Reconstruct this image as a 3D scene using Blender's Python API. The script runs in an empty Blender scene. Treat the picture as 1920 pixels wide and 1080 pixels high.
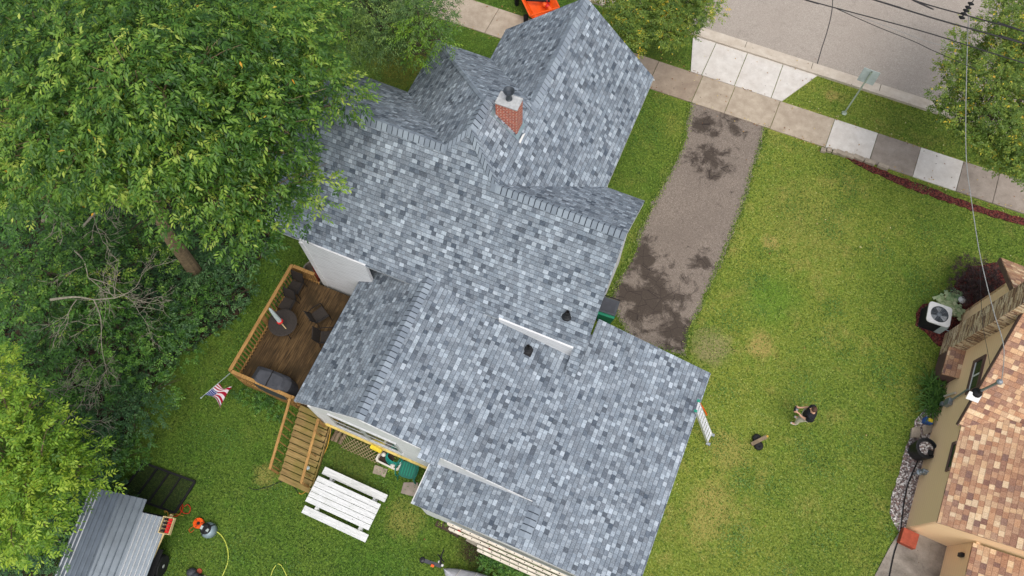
import bpy, math, random
import numpy as np
from mathutils import Vector, Matrix
rnd = random.Random(7)
R = math.radians
scene = bpy.context.scene
C = scene.collection

# ---------------------------------------------------------------- camera, sky, sun, exposure
F_PX, CAM_H = 1450.0, 28.0
CAM = Matrix(((0.9203082, -0.3582952, 0.1570265), (0.3911536, 0.848592, -0.3562168), (-0.0056206, 0.3892508, 0.9211147)))
cam = bpy.data.cameras.new('camera'); camo = bpy.data.objects.new('camera', cam); C.objects.link(camo)
m4 = CAM.to_4x4(); m4.translation = Vector((0, 0, CAM_H)); camo.matrix_world = m4
cam.sensor_width = 36; cam.lens = 36 * F_PX / 1920; cam.clip_start = .1; cam.clip_end = 500
scene.camera = camo
SUN_EL, SUN_AZ = R(66), R(140)
world = bpy.data.worlds.new('World'); scene.world = world; world.use_nodes = True
wn = world.node_tree; bg = wn.nodes['Background']
sky = wn.nodes.new('ShaderNodeTexSky'); sky.sky_type = 'NISHITA'; sky.sun_disc = False
sky.sun_elevation = SUN_EL; sky.sun_rotation = SUN_AZ; sky.air_density = 1.0; sky.dust_density = 4.0; sky.ozone_density = .6
hs_ = wn.nodes.new('ShaderNodeHueSaturation'); hs_.inputs['Saturation'].default_value = .45; wn.links.new(sky.outputs[0], hs_.inputs['Color']); wn.links.new(hs_.outputs[0], bg.inputs[0]); bg.inputs[1].default_value = .13
sl = bpy.data.lights.new('sun', 'SUN'); sl.energy = .8; sl.angle = R(40); sl.color = (1, .95, .88)
so = bpy.data.objects.new('sun', sl); C.objects.link(so)
sd = Vector((math.sin(SUN_AZ) * math.cos(SUN_EL), math.cos(SUN_AZ) * math.cos(SUN_EL), math.sin(SUN_EL)))
so.rotation_euler = sd.to_track_quat('Z', 'Y').to_euler()
scene.view_settings.view_transform = 'Standard'; scene.view_settings.look = 'None'
scene.view_settings.exposure = 0.56; scene.view_settings.gamma = 1

def at(u, v, z=0.0):
    d = CAM @ Vector((u - 960, 540 - v, -F_PX)); k = (z - CAM_H) / d.z
    return Vector((d.x * k, d.y * k, z))
def onplane(u, v, p, n):
    d = CAM @ Vector((u - 960, 540 - v, -F_PX)); o = Vector((0, 0, CAM_H))
    return o + d * ((p - o).dot(n) / d.dot(n))

# ---------------------------------------------------------------- materials
def lin(r, g, b):
    f = lambda c: (c / 12.92 if c <= .04045 else ((c + .055) / 1.055) ** 2.4)
    return (f(r / 255), f(g / 255), f(b / 255), 1)
class NT:
    def __init__(s, name):
        s.m = bpy.data.materials.new(name); s.m.use_nodes = True; s.t = s.m.node_tree
        s.b = s.t.nodes['Principled BSDF']; s.out = s.t.nodes['Material Output']
    def n(s, ty, **k):
        x = s.t.nodes.new('ShaderNode' + ty)
        for a, b in k.items(): setattr(x, a, b)
        return x
    def l(s, a, b): s.t.links.new(a, b)
    def setin(s, x, i, val):
        if hasattr(val, 'is_output') or isinstance(val, bpy.types.NodeSocket): s.l(val, x.inputs[i])
        elif val is not None: x.inputs[i].default_value = val
    def math(s, op, a, b=None, c=None, clamp=False):
        x = s.n('Math', operation=op, use_clamp=clamp)
        s.setin(x, 0, a); s.setin(x, 1, b)
        if c is not None: s.setin(x, 2, c)
        return x.outputs[0]
    def mix(s, fac, a, b, mode='MIX'):
        x = s.n('Mix', data_type='RGBA', blend_type=mode)
        s.setin(x, 0, fac); s.setin(x, 6, a); s.setin(x, 7, b)
        return x.outputs[2]
    def ramp(s, fac, stops, interp='LINEAR'):
        x = s.n('ValToRGB'); x.color_ramp.interpolation = interp; e = x.color_ramp.elements
        while len(e) > 1: e.remove(e[-1])
        e[0].position, e[0].color = stops[0][0], tuple(stops[0][1])
        for p, c in stops[1:]:
            q = e.new(p); q.color = tuple(c)
        s.l(fac, x.inputs[0]); return x.outputs[0]
    def step(s, fac, a, b):
        x = s.n('MapRange', clamp=True); s.setin(x, 0, fac); x.inputs[1].default_value = a; x.inputs[2].default_value = b
        return x.outputs[0]
    def coord(s, kind='Object'):
        return s.n('TexCoord').outputs[kind]
    def noise(s, vec, scale, detail=4, rough=.55, dist=0):
        x = s.n('TexNoise'); s.l(vec, x.inputs['Vector']); x.inputs['Scale'].default_value = scale
        x.inputs['Detail'].default_value = detail; x.inputs['Roughness'].default_value = rough; x.inputs['Distortion'].default_value = dist
        return x.outputs['Fac']
    def xyz(s, vec):
        x = s.n('SeparateXYZ'); s.l(vec, x.inputs[0]); return x.outputs
    def bump(s, h, strength=.5, dist=.01):
        x = s.n('Bump'); s.l(h, x.inputs['Height']); x.inputs['Strength'].default_value = strength; x.inputs['Distance'].default_value = dist
        s.l(x.outputs[0], s.b.inputs['Normal'])
    def base(s, c): s.setin(s.b, 'Base Color', c)
    def fin(s, rough=.7, spec=.3, metal=0):
        s.b.inputs['Roughness'].default_value = rough; s.b.inputs['Specular IOR Level'].default_value = spec; s.b.inputs['Metallic'].default_value = metal
        return s.m
def g3(v): return (v, v, v, 1)

def plain(name, col, rough=.6, var=.25, scale=6, metal=0, spec=.35, bump=.2):
    n = NT(name); c = n.coord(); f = n.noise(c, scale, 6)
    dark = tuple(x * (1 - var) for x in col[:3]) + (1,); lite = tuple(min(1, x * (1 + var * .6)) for x in col[:3]) + (1,)
    n.base(n.ramp(f, [(.3, dark), (.7, lite)]))
    if bump: n.bump(n.noise(c, scale * 6, 3), bump, .005)
    return n.fin(rough, spec, metal)

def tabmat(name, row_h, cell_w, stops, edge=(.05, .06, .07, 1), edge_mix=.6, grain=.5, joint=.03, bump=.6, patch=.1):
    n = NT(name); uv = n.xyz(n.coord('UV'))
    v = n.math('DIVIDE', uv[1], row_h); row = n.math('FLOOR', v); fr = n.math('FRACT', v)
    wn_ = n.n('TexWhiteNoise', noise_dimensions='1D'); n.l(row, wn_.inputs['W'])
    w = n.math('ADD', n.math('DIVIDE', uv[0], cell_w), n.math('ADD', n.math('MULTIPLY', row, 37.3), wn_.outputs['Value']))
    vo = n.n('TexVoronoi', voronoi_dimensions='1D', feature='F1'); n.l(w, vo.inputs['W']); vo.inputs['Scale'].default_value = 1
    vo.inputs['Randomness'].default_value = .85
    ve = n.n('TexVoronoi', voronoi_dimensions='1D', feature='DISTANCE_TO_EDGE'); n.l(w, ve.inputs['W']); ve.inputs['Scale'].default_value = 1
    ve.inputs['Randomness'].default_value = .85
    rc = n.n('SeparateColor'); n.l(vo.outputs['Color'], rc.inputs[0])
    col = n.ramp(rc.outputs[0], stops, 'CONSTANT')
    col = n.mix(n.math('MULTIPLY', rc.outputs[1], .22), col, g3(.2))
    co = n.coord(); g = n.noise(co, 32, 4, .8)
    col = n.mix(grain, col, n.ramp(g, [(.35, g3(.0)), (.65, g3(1))]), 'SOFT_LIGHT')
    pn = n.noise(co, .35, 3)
    col = n.mix(1, col, n.ramp(pn, [(.3, g3(1 - patch)), (.7, g3(1))]), 'MULTIPLY')
    top = n.math('GREATER_THAN', fr, .88)  # dark line along each row top: shadow of the next butt edge, painted in
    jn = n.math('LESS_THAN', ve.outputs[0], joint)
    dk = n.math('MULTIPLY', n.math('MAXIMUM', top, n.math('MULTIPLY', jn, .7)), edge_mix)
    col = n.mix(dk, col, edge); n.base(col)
    h = n.math('ADD', n.math('MULTIPLY', n.math('SUBTRACT', 1, fr), .8), n.math('MULTIPLY', rc.outputs[2], .5))
    h = n.math('ADD', h, n.math('MULTIPLY', g, .25))
    n.bump(h, bump, .012)
    return n.fin(.85, .25)

L_ = lin
SH = [(0, L_(120, 130, 141)), (.16, L_(132, 143, 154)), (.36, L_(145, 156, 167)), (.52, L_(124, 135, 146)), (.64, L_(99, 109, 121)), (.74, L_(156, 167, 178)), (.85, L_(168, 180, 191)), (.925, L_(80, 90, 102)), (.98, L_(182, 193, 204))]
M = {}
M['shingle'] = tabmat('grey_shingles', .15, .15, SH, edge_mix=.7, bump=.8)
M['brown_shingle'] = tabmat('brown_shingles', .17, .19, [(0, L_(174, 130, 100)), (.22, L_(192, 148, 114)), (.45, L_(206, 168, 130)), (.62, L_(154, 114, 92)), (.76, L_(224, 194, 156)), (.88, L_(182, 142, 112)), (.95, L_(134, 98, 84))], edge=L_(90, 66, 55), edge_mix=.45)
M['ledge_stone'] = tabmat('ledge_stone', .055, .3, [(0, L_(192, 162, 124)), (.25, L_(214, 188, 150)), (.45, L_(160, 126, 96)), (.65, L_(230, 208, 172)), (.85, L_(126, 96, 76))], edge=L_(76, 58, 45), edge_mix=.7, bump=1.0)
def brickmat():
    n = NT('red_brick'); uv = n.coord('UV'); b = n.n('TexBrick'); n.l(uv, b.inputs['Vector'])
    b.inputs['Scale'].default_value = 1; b.inputs['Brick Width'].default_value = .2; b.inputs['Row Height'].default_value = .067
    b.inputs['Mortar Size'].default_value = .008; b.inputs['Color1'].default_value = L_(160, 44, 26); b.inputs['Color2'].default_value = L_(200, 88, 54)
    b.inputs['Mortar'].default_value = L_(222, 208, 190); b.inputs['Bias'].default_value = -.2
    n.base(n.mix(.15, b.outputs['Color'], n.ramp(n.noise(n.coord(), 22, 4), [(.3, g3(.1)), (.7, g3(.9))]), 'OVERLAY'))
    n.bump(n.math('SUBTRACT', 1, b.outputs['Fac']), .5, .008); return n.fin(.9, .2)
M['brick'] = brickmat(); M['flue'] = plain('flue_metal', L_(78, 84, 90), .4, .2, 6, .5)
def sidingmat(name, col, dirt, pitch=.16, dirtamt=.35):
    n = NT(name); co = n.coord(); z = n.xyz(co)[2]; fr = n.math('FRACT', n.math('DIVIDE', z, pitch))
    ln = n.math('LESS_THAN', fr, .1)
    dn = n.n('Mapping'); n.l(co, dn.inputs[0]); dn.inputs['Scale'].default_value = (1.2, 1.2, 14)
    d = n.noise(dn.outputs[0], 1.6, 8, .7)
    c = n.mix(n.math('MULTIPLY', n.step(d, .5, .78), dirtamt * 2), col, dirt)
    c = n.mix(n.math('MULTIPLY', ln, .4), c, dirt); n.base(c)
    n.bump(n.math('SUBTRACT', 1, fr), .6, .015); return n.fin(.55, .35)
M['white_siding'] = sidingmat('white_siding', L_(226, 227, 228), L_(110, 112, 104))
M['beige_siding'] = sidingmat('beige_siding', L_(250, 214, 170), L_(222, 184, 142), .15, .1)
M['white_trim'] = plain('white_trim', L_(222, 222, 220), .5, .12, 3)
M['cream_trim'] = plain('cream_trim', L_(214, 204, 188), .6, .2, 5)
M['yellow_sill'] = plain('yellow_sill', L_(206, 182, 104), .7, .3, 5)
M['yellow'] = plain('yellow_plastic', L_(226, 200, 50), .5, .2, 8)
M['brown_trim'] = plain('brown_trim', L_(104, 80, 76), .6, .2, 5)
M['cap'] = None
def capmat():
    n = NT('ridge_cap_shingle'); co = n.coord(); g = n.noise(co, 90, 2, .7)
    a = n.n('Attribute', attribute_name='tint')
    col = n.ramp(a.outputs['Fac'], [(0, L_(122, 132, 143)), (.5, L_(138, 148, 159)), (1, L_(150, 161, 171))])
    n.base(n.mix(.25, col, n.ramp(g, [(.35, g3(0)), (.65, g3(1))]), 'SOFT_LIGHT')); n.bump(g, .3, .004); return n.fin(.85, .25)
M['cap'] = capmat()
M['lap_shade'] = plain('lap_shade', L_(54, 61, 70), .9, .1)
M['metal_flash'] = plain('flashing', L_(138, 156, 162), .45, .2, 5, .3)
M['concrete_cap'] = plain('concrete_cap', L_(178, 180, 180), .8, .25, 9)
M['black'] = plain('black_plastic', L_(34, 35, 38), .45, .3, 8)
M['rubber'] = plain('rubber', L_(26, 26, 28), .75, .3, 10)
M['dark_cover'] = plain('grey_cover', L_(66, 68, 74), .6, .25, 4)
M['dark_mesh'] = plain('dark_wicker', L_(52, 46, 42), .7, .35, 20)
M['glass'] = plain('window_glass', L_(48, 60, 52), .12, .2, 1, 0, .8, 0)
M['steel'] = plain('galvanised_steel', L_(150, 158, 164), .4, .25, 7, .6)
M['roof_steel'] = plain('roof_steel', L_(118, 127, 136), .42, .15, 3, .45)
M['alu'] = plain('aluminium', L_(206, 208, 210), .38, .15, 9, .5)
M['green_plastic'] = plain('green_plastic', L_(24, 104, 88), .45, .15, 5)
M['teal'] = plain('teal_plastic', L_(20, 138, 112), .45, .15, 6)
M['hose_teal'] = plain('teal_hose', L_(24, 142, 128), .4, .2, 10)
M['orange'] = plain('orange_plastic', L_(238, 92, 24), .4, .2, 5)
M['red'] = plain('red_plastic', L_(206, 36, 34), .45, .25, 9)
M['orange_cord'] = plain('orange_cord', L_(206, 92, 40), .6, .2, 9)
M['yellow_hose'] = plain('yellow_hose', L_(206, 214, 92), .5, .15, 9)
M['amber_cord'] = plain('amber_cord', L_(196, 150, 60), .6, .2, 9)
M['white_paint'] = plain('white_paint_wood', L_(228, 228, 228), .5, .12, 4)
def tablemat():
    n = NT('weathered_white_boards'); co = n.coord(); mp = n.n('Mapping'); n.l(co, mp.inputs[0]); mp.inputs['Rotation'].default_value = (0, 0, -pang0); mp.inputs['Scale'].default_value = (1.6, 22, 10)
    c = n.ramp(n.noise(mp.outputs[0], 1.5, 7, .7), [(.3, L_(186, 188, 188)), (.6, L_(226, 227, 227))]); d = n.noise(co, 9, 4, .7); c = n.mix(n.step(d, .64, .7), c, L_(120, 116, 104)); d2 = n.noise(co, 1.7, 6, .7); c = n.mix(n.math('MULTIPLY', n.step(d2, .5, .8), .4), c, L_(160, 164, 150))
    n.base(c); n.bump(d, .2, .004); return n.fin(.6, .3)
pang0 = R(-2)
M['white_paint'] = tablemat()
M['hide_white'] = plain('white_plastic', L_(216, 210, 200), .5, .15, 6)
M['skin'] = plain('skin', L_(206, 160, 132), .55, .1, 10)
M['hair'] = plain('brown_hair', L_(84, 58, 46), .7, .35, 40)
M['shirt'] = plain('black_shirt', L_(28, 29, 35), .85, .25, 12)
M['trouser'] = plain('pale_trousers', L_(196, 190, 172), .8, .15, 8)
M['bark'] = plain('bark', L_(138, 118, 92), .95, .45, 8, bump=.8)
M['bark_dark'] = plain('dark_bark', L_(74, 62, 50), .95, .4, 8, bump=.8)
M['twig'] = plain('bare_twig', L_(140, 134, 118), .9, .3, 12)
M['wire'] = plain('black_wire', L_(40, 38, 40), .6, .2)
M['wire_grey'] = plain('grey_wire', L_(140, 142, 140), .5, .3, 14)
M['stone_block'] = plain('stone_block', L_(160, 148, 132), .9, .3, 6)
M['tan_wood'] = plain('pale_wood', L_(214, 190, 140), .7, .2, 8)
M['lattice'] = plain('lattice_wood', L_(170, 152, 118), .85, .3, 9)
M['old_wood'] = plain('old_wood', L_(128, 112, 90), .85, .35, 9)
M['terracotta'] = plain('terracotta', L_(160, 76, 54), .8, .25, 7)
M['gold_white'] = plain('white_pebbles_mat', L_(206, 202, 196), .8, .3, 9)
M['tan_pot'] = plain('plastic_tub', L_(150, 142, 128), .7, .25, 5)
M['dark_soil'] = plain('dark_soil', L_(58, 46, 38), .95, .5, 9, bump=.8)
M['blue'] = plain('blue_plastic', L_(50, 96, 170), .5, .2, 8)
M['green_dark'] = plain('dark_green_paint', L_(40, 92, 70), .6, .2)
M['sign_back'] = plain('sign_back', L_(176, 188, 186), .55, .2, 4, 0)
M['post_green'] = plain('sign_post_steel', L_(158, 172, 156), .6, .25, 5, 0)
M['bin_lid'] = plain('bin_lid', L_(70, 74, 80), .5, .2, 5)
def covermat():
    n = NT('silver_cover'); co = n.coord(); f = n.noise(co, 3, 6, .6); c = n.ramp(f, [(.3, L_(150, 150, 156)), (.7, L_(196, 196, 202))])
    n.base(c); n.bump(n.noise(co, 8, 4), .4, .02); return n.fin(.5, .4)
M['silver_cover'] = covermat()
M['bin_green'] = plain('bin_green', L_(30, 130, 98), .5, .2, 5)

def woodmat(name, a, b, dark, along='Y', board=.14, moss=None, lines=True):
    n = NT(name); co = n.coord(); x = n.xyz(co); mp = n.n('Mapping'); n.l(co, mp.inputs[0])
    sc = {'Y': (16, 1.3, 8), 'X': (1.3, 16, 8), 'Z': (12, 12, 1.3)}[along]; mp.inputs['Scale'].default_value = sc
    f = n.noise(mp.outputs[0], 1.5, 8, .65)
    c = n.ramp(f, [(.3, dark), (.5, a), (.75, b)])
    k = {'Y': 0, 'X': 1, 'Z': 0}[along]
    q = n.math('DIVIDE', x[k], board); row = n.math('FLOOR', q); fr = n.math('FRACT', q)
    w = n.n('TexWhiteNoise', noise_dimensions='1D'); n.l(row, w.inputs['W'])
    c = n.mix(n.math('MULTIPLY', w.outputs['Value'], .4), c, dark)
    if moss: c = n.mix(n.step(n.noise(co, 1.1, 5), .48, .7), c, moss)
    if lines:
        ln = n.math('LESS_THAN', fr, .07); c = n.mix(n.math('MULTIPLY', ln, .85), c, (.012, .01, .008, 1))
        n.bump(n.math('SUBTRACT', 1, ln), .6, .01)
    n.base(c); return n.fin(.8, .25)
M['deck_floor'] = woodmat('deck_boards', L_(90, 70, 44), L_(122, 98, 66), L_(30, 23, 16), 'Y', moss=L_(58, 46, 28))
M['deck_rail'] = woodmat('deck_rail_wood', L_(170, 130, 76), L_(196, 156, 98), L_(124, 92, 54), 'Y', lines=False)
M['step_wood'] = woodmat('step_boards', L_(152, 128, 80), L_(176, 152, 102), L_(98, 80, 52), 'X', board=.135, moss=L_(120, 112, 54), lines=False)
def roadmat(name, a, b, spot, crack=True, patch=None, scale=1.0):
    n = NT(name); co = n.coord(); f = n.noise(co, 24 * scale, 6, .9); big = n.noise(co, .5, 5)
    c = n.ramp(f, [(.38, a), (.62, b)]); c = n.mix(n.math('MULTIPLY', n.step(big, .35, .75), .5), c, spot); c = n.mix(n.math('MULTIPLY', n.step(n.noise(co, 1.6, 8, .75, .4), .52, .78), .35), c, L_(104, 96, 88))
    sp = n.noise(co, 38, 1, .5); c = n.mix(n.math('MULTIPLY', n.step(sp, .68, .74), .8), c, L_(214, 204, 190))
    if patch:
        pn = n.noise(co, 1.5, 8, .68, .5); x_ = n.xyz(co)
        wsum = None
        for (u, v, rr_, am) in ((1335, 300, 1.5, 1.0), (1330, 240, 1.2, .9), (1215, 560, 2.4, 1.15), (1270, 620, 1.5, 1.1), (1200, 480, 1.3, 1.0), (1312, 490, 1.0, .95), (1375, 235, .9, .9)):
            p = at(u, v, 0); dx = n.math('SUBTRACT', x_[0], p.x); dy = n.math('SUBTRACT', x_[1], p.y); d = n.math('SQRT', n.math('ADD', n.math('MULTIPLY', dx, dx), n.math('MULTIPLY', dy, dy)))
            w = n.n('MapRange', clamp=True); n.l(d, w.inputs[0]); w.inputs[1].default_value = rr_; w.inputs[2].default_value = 0; q_ = n.math('MULTIPLY', w.outputs[0], am); wsum = q_ if wsum is None else n.math('MAXIMUM', wsum, q_)
        pn = n.math('ADD', pn, n.math('MULTIPLY', n.math('SUBTRACT', wsum, .46), .32)); c = n.mix(n.math('MULTIPLY', n.step(pn, .47, .6), .85), c, patch)
        vo = n.n('TexVoronoi', feature='DISTANCE_TO_EDGE'); n.l(co, vo.inputs[0]); vo.inputs['Scale'].default_value = 2.2
        ck = n.math('MULTIPLY', n.math('LESS_THAN', vo.outputs[0], .012), n.step(pn, .46, .56)); c = n.mix(ck, c, L_(50, 44, 42))
    n.base(c); n.bump(f, .5, .01); return n.fin(.92, .2)
M['road'] = roadmat('road_asphalt', L_(134, 126, 117), L_(184, 174, 163), L_(154, 143, 133))
M['drive'] = roadmat('driveway_asphalt', L_(88, 80, 73), L_(156, 143, 131), L_(108, 98, 90), patch=L_(62, 54, 48))
def concmat(name, a, b, stain, amt=.5):
    n = NT(name); co = n.coord(); f = n.noise(co, 3, 9, .62); s = n.noise(co, .9, 8, .7, .3); g = n.noise(co, 30, 4, .8)
    c = n.ramp(f, [(.3, a), (.7, b)]); c = n.mix(n.math('MULTIPLY', n.step(s, .45, .75), amt), c, stain)
    c = n.mix(.2, c, n.ramp(g, [(.3, g3(.1)), (.7, g3(.9))]), 'SOFT_LIGHT')
    d = n.noise(co, 7, 3); c = n.mix(n.step(d, .7, .76), c, L_(80, 66, 52)); eg = n.noise(co, 2.1, 9, .75); c = n.mix(n.math('MULTIPLY', n.step(eg, .55, .8), .5), c, stain); n.base(c); n.bump(g, .3, .004); return n.fin(.9, .2)
M['conc_tan'] = concmat('concrete_tan', L_(162, 148, 130), L_(186, 172, 154), L_(134, 118, 102))
M['conc_new'] = concmat('concrete_new', L_(196, 190, 182), L_(214, 209, 202), L_(178, 166, 154), .4)
M['conc_mid'] = concmat('concrete_mid', L_(146, 130, 114), L_(166, 150, 132), L_(116, 100, 86))
M['conc_old'] = concmat('concrete_old', L_(140, 129, 118), L_(160, 149, 138), L_(112, 101, 92))
M['kerb'] = concmat('kerb_concrete', L_(186, 174, 158), L_(204, 194, 180), L_(160, 142, 124))
M['conc_patio'] = concmat('patio_concrete', L_(134, 126, 116), L_(160, 152, 142), L_(80, 74, 68), .9)
def mulchmat(name, cols, sc=22):
    n = NT(name); co = n.coord(); vo = n.n('TexVoronoi'); n.l(co, vo.inputs[0]); vo.inputs['Scale'].default_value = sc
    rc = n.n('SeparateColor'); n.l(vo.outputs['Color'], rc.inputs[0])
    n.base(n.ramp(rc.outputs[0], [(i / len(cols), c) for i, c in enumerate(cols)], 'CONSTANT')); n.bump(rc.outputs[1], .9, .03); return n.fin(.9, .2)
M['mulch'] = mulchmat('red_mulch', [L_(92, 42, 38), L_(70, 30, 30), L_(112, 56, 48), L_(52, 26, 26), L_(100, 62, 54)])
M['gravel'] = mulchmat('gravel', [L_(150, 142, 138), L_(120, 108, 104), L_(186, 180, 176), L_(96, 86, 84), L_(214, 210, 206), L_(140, 118, 112)], 20)
M['soil'] = mulchmat('soil_litter', [L_(48, 40, 32), L_(60, 50, 38), L_(38, 32, 26), L_(76, 62, 46)], 14)

def grassmat():
    n = NT('lawn'); co = n.coord(); x = n.xyz(co)
    f = n.noise(co, 13, 7, .82); md = n.noise(co, 2.2, 7, .68); bg_ = n.noise(co, .33, 4, .55)
    deep = n.ramp(f, [(.34, L_(32, 56, 16)), (.5, L_(66, 98, 32)), (.66, L_(112, 144, 60))])
    lite = n.ramp(f, [(.34, L_(76, 90, 28)), (.5, L_(116, 128, 48)), (.66, L_(164, 170, 88))])
    side = n.step(x[0], -4, 3)                    # the side lawn beyond the house is a drier, yellower turf
    side = n.math('MULTIPLY', side, n.math('SUBTRACT', 1, n.math('MULTIPLY', n.step(x[0], 4.5, 10.5), .5)))
    k = n.math('ADD', n.math('MULTIPLY', side, .78), n.math('MULTIPLY', n.step(bg_, .35, .7), .38), clamp=True)
    c = n.mix(k, deep, lite)
    dry = n.ramp(f, [(.3, L_(132, 118, 62)), (.7, L_(176, 160, 96))])
    dn = n.math('MULTIPLY', n.step(n.noise(co, .9, 7, .66), .52, .72), n.math('ADD', n.math('MULTIPLY', side, .5), .12)); c = n.mix(dn, c, dry)
    grn = n.ramp(f, [(.3, L_(58, 96, 28)), (.7, L_(104, 146, 50))])
    c = n.mix(n.math('MULTIPLY', n.step(md, .52, .72), .5), c, grn)
    def blob(u, v, r, col, amt, sx=1):
        nonlocal c
        p = at(u, v, 0); dx = n.math('DIVIDE', n.math('SUBTRACT', x[0], p.x), sx); dy = n.math('SUBTRACT', x[1], p.y)
        d = n.math('SQRT', n.math('ADD', n.math('MULTIPLY', dx, dx), n.math('MULTIPLY', dy, dy)))
        d = n.math('ADD', d, n.math('MULTIPLY', n.math('SUBTRACT', md, .5), r * 1.6))
        w = n.n('MapRange', clamp=True); n.l(d, w.inputs[0]); w.inputs[1].default_value = r * 1.15; w.inputs[2].default_value = r * .5
        c = n.mix(n.math('MULTIPLY', w.outputs[0], amt), c, col)
    blob(1428, 648, .62, dry, .95); blob(1445, 560, 1.2, grn, .6); blob(1330, 960, 1.4, dry, .6, .6); blob(1365, 850, .8, dry, .5)
    blob(1520, 420, 2.2, dry, .22); blob(1446, 455, .35, dry, .8, 1.2); blob(1335, 650, .8, L_(142, 128, 100), .6); blob(1560, 180, .3, dry, .9)
    blob(720, 810, .8, L_(70, 60, 46), .7, 2.2); blob(655, 870, 1.1, L_(88, 84, 44), .4); blob(905, 1030, .8, L_(52, 42, 34), .95, 1.2)
    blob(500, 890, .5, dry, .5); blob(760, 975, .7, dry, .4)
    blob(760, 120, 1.6, L_(104, 96, 36), .6); blob(1240, 90, 1.2, L_(66, 76, 26), .6)
    n.base(c); n.bump(f, .8, .03); return n.fin(.9, .15)
M['grass'] = grassmat()

def leafmat(name, stops, rough=.45):
    n = NT(name); a = n.n('Attribute', attribute_name='tint')
    col = n.ramp(a.outputs['Fac'], stops); n.base(col)
    n.b.inputs['Roughness'].default_value = rough; n.b.inputs['Specular IOR Level'].default_value = .35
    tr = n.n('BsdfTranslucent'); n.l(n.mix(1, col, (1, 1, .45, 1), 'MULTIPLY'), tr.inputs[0])
    ms = n.n('MixShader'); ms.inputs[0].default_value = .28; n.l(n.b.outputs[0], ms.inputs[1]); n.l(tr.outputs[0], ms.inputs[2])
    n.l(ms.outputs[0], n.out.inputs[0]); return n.m
M['leaf_walnut'] = leafmat('walnut_leaves', [(0, L_(40, 74, 30)), (.4, L_(78, 118, 44)), (.7, L_(124, 158, 58)), (.985, L_(186, 200, 92)), (1, L_(226, 160, 40))])
M['leaf_bright'] = leafmat('bright_leaves', [(0, L_(66, 104, 32)), (.5, L_(114, 152, 44)), (1, L_(172, 194, 66))])
M['leaf_grey'] = leafmat('grey_green_leaves', [(0, L_(58, 88, 46)), (.5, L_(98, 128, 70)), (1, L_(150, 176, 84))])
M['leaf_yellow'] = leafmat('street_tree_leaves', [(0, L_(66, 92, 36)), (.5, L_(104, 130, 52)), (.9, L_(146, 158, 62)), (.97, L_(214, 196, 60)), (1, L_(222, 170, 60))])
M['leaf_shrub'] = leafmat('shrub_leaves', [(0, L_(44, 80, 34)), (.5, L_(80, 126, 50)), (1, L_(126, 168, 70))])
M['leaf_ivy'] = leafmat('ground_cover_leaves', [(0, L_(38, 70, 44)), (.5, L_(70, 108, 64)), (1, L_(108, 146, 84))])
M['leaf_red'] = leafmat('barberry_leaves', [(0, L_(46, 34, 36)), (.6, L_(74, 54, 52)), (1, L_(104, 78, 68))])
M['leaf_hosta'] = leafmat('hosta_leaves', [(0, L_(126, 166, 120)), (.5, L_(170, 192, 144)), (1, L_(214, 220, 180))])
M['leaf_lily'] = leafmat('strap_leaves', [(0, L_(50, 88, 36)), (.6, L_(78, 118, 50)), (1, L_(108, 146, 64))])
M['leaf_fallen'] = leafmat('fallen_leaf', [(0, L_(92, 62, 42)), (.5, L_(146, 96, 60)), (.8, L_(196, 170, 96)), (1, L_(214, 206, 170))])
M['blade'] = leafmat('grass_blades', [(0, L_(38, 66, 20)), (.4, L_(76, 108, 36)), (.75, L_(124, 148, 56)), (1, L_(182, 190, 110))], .6)

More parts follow.
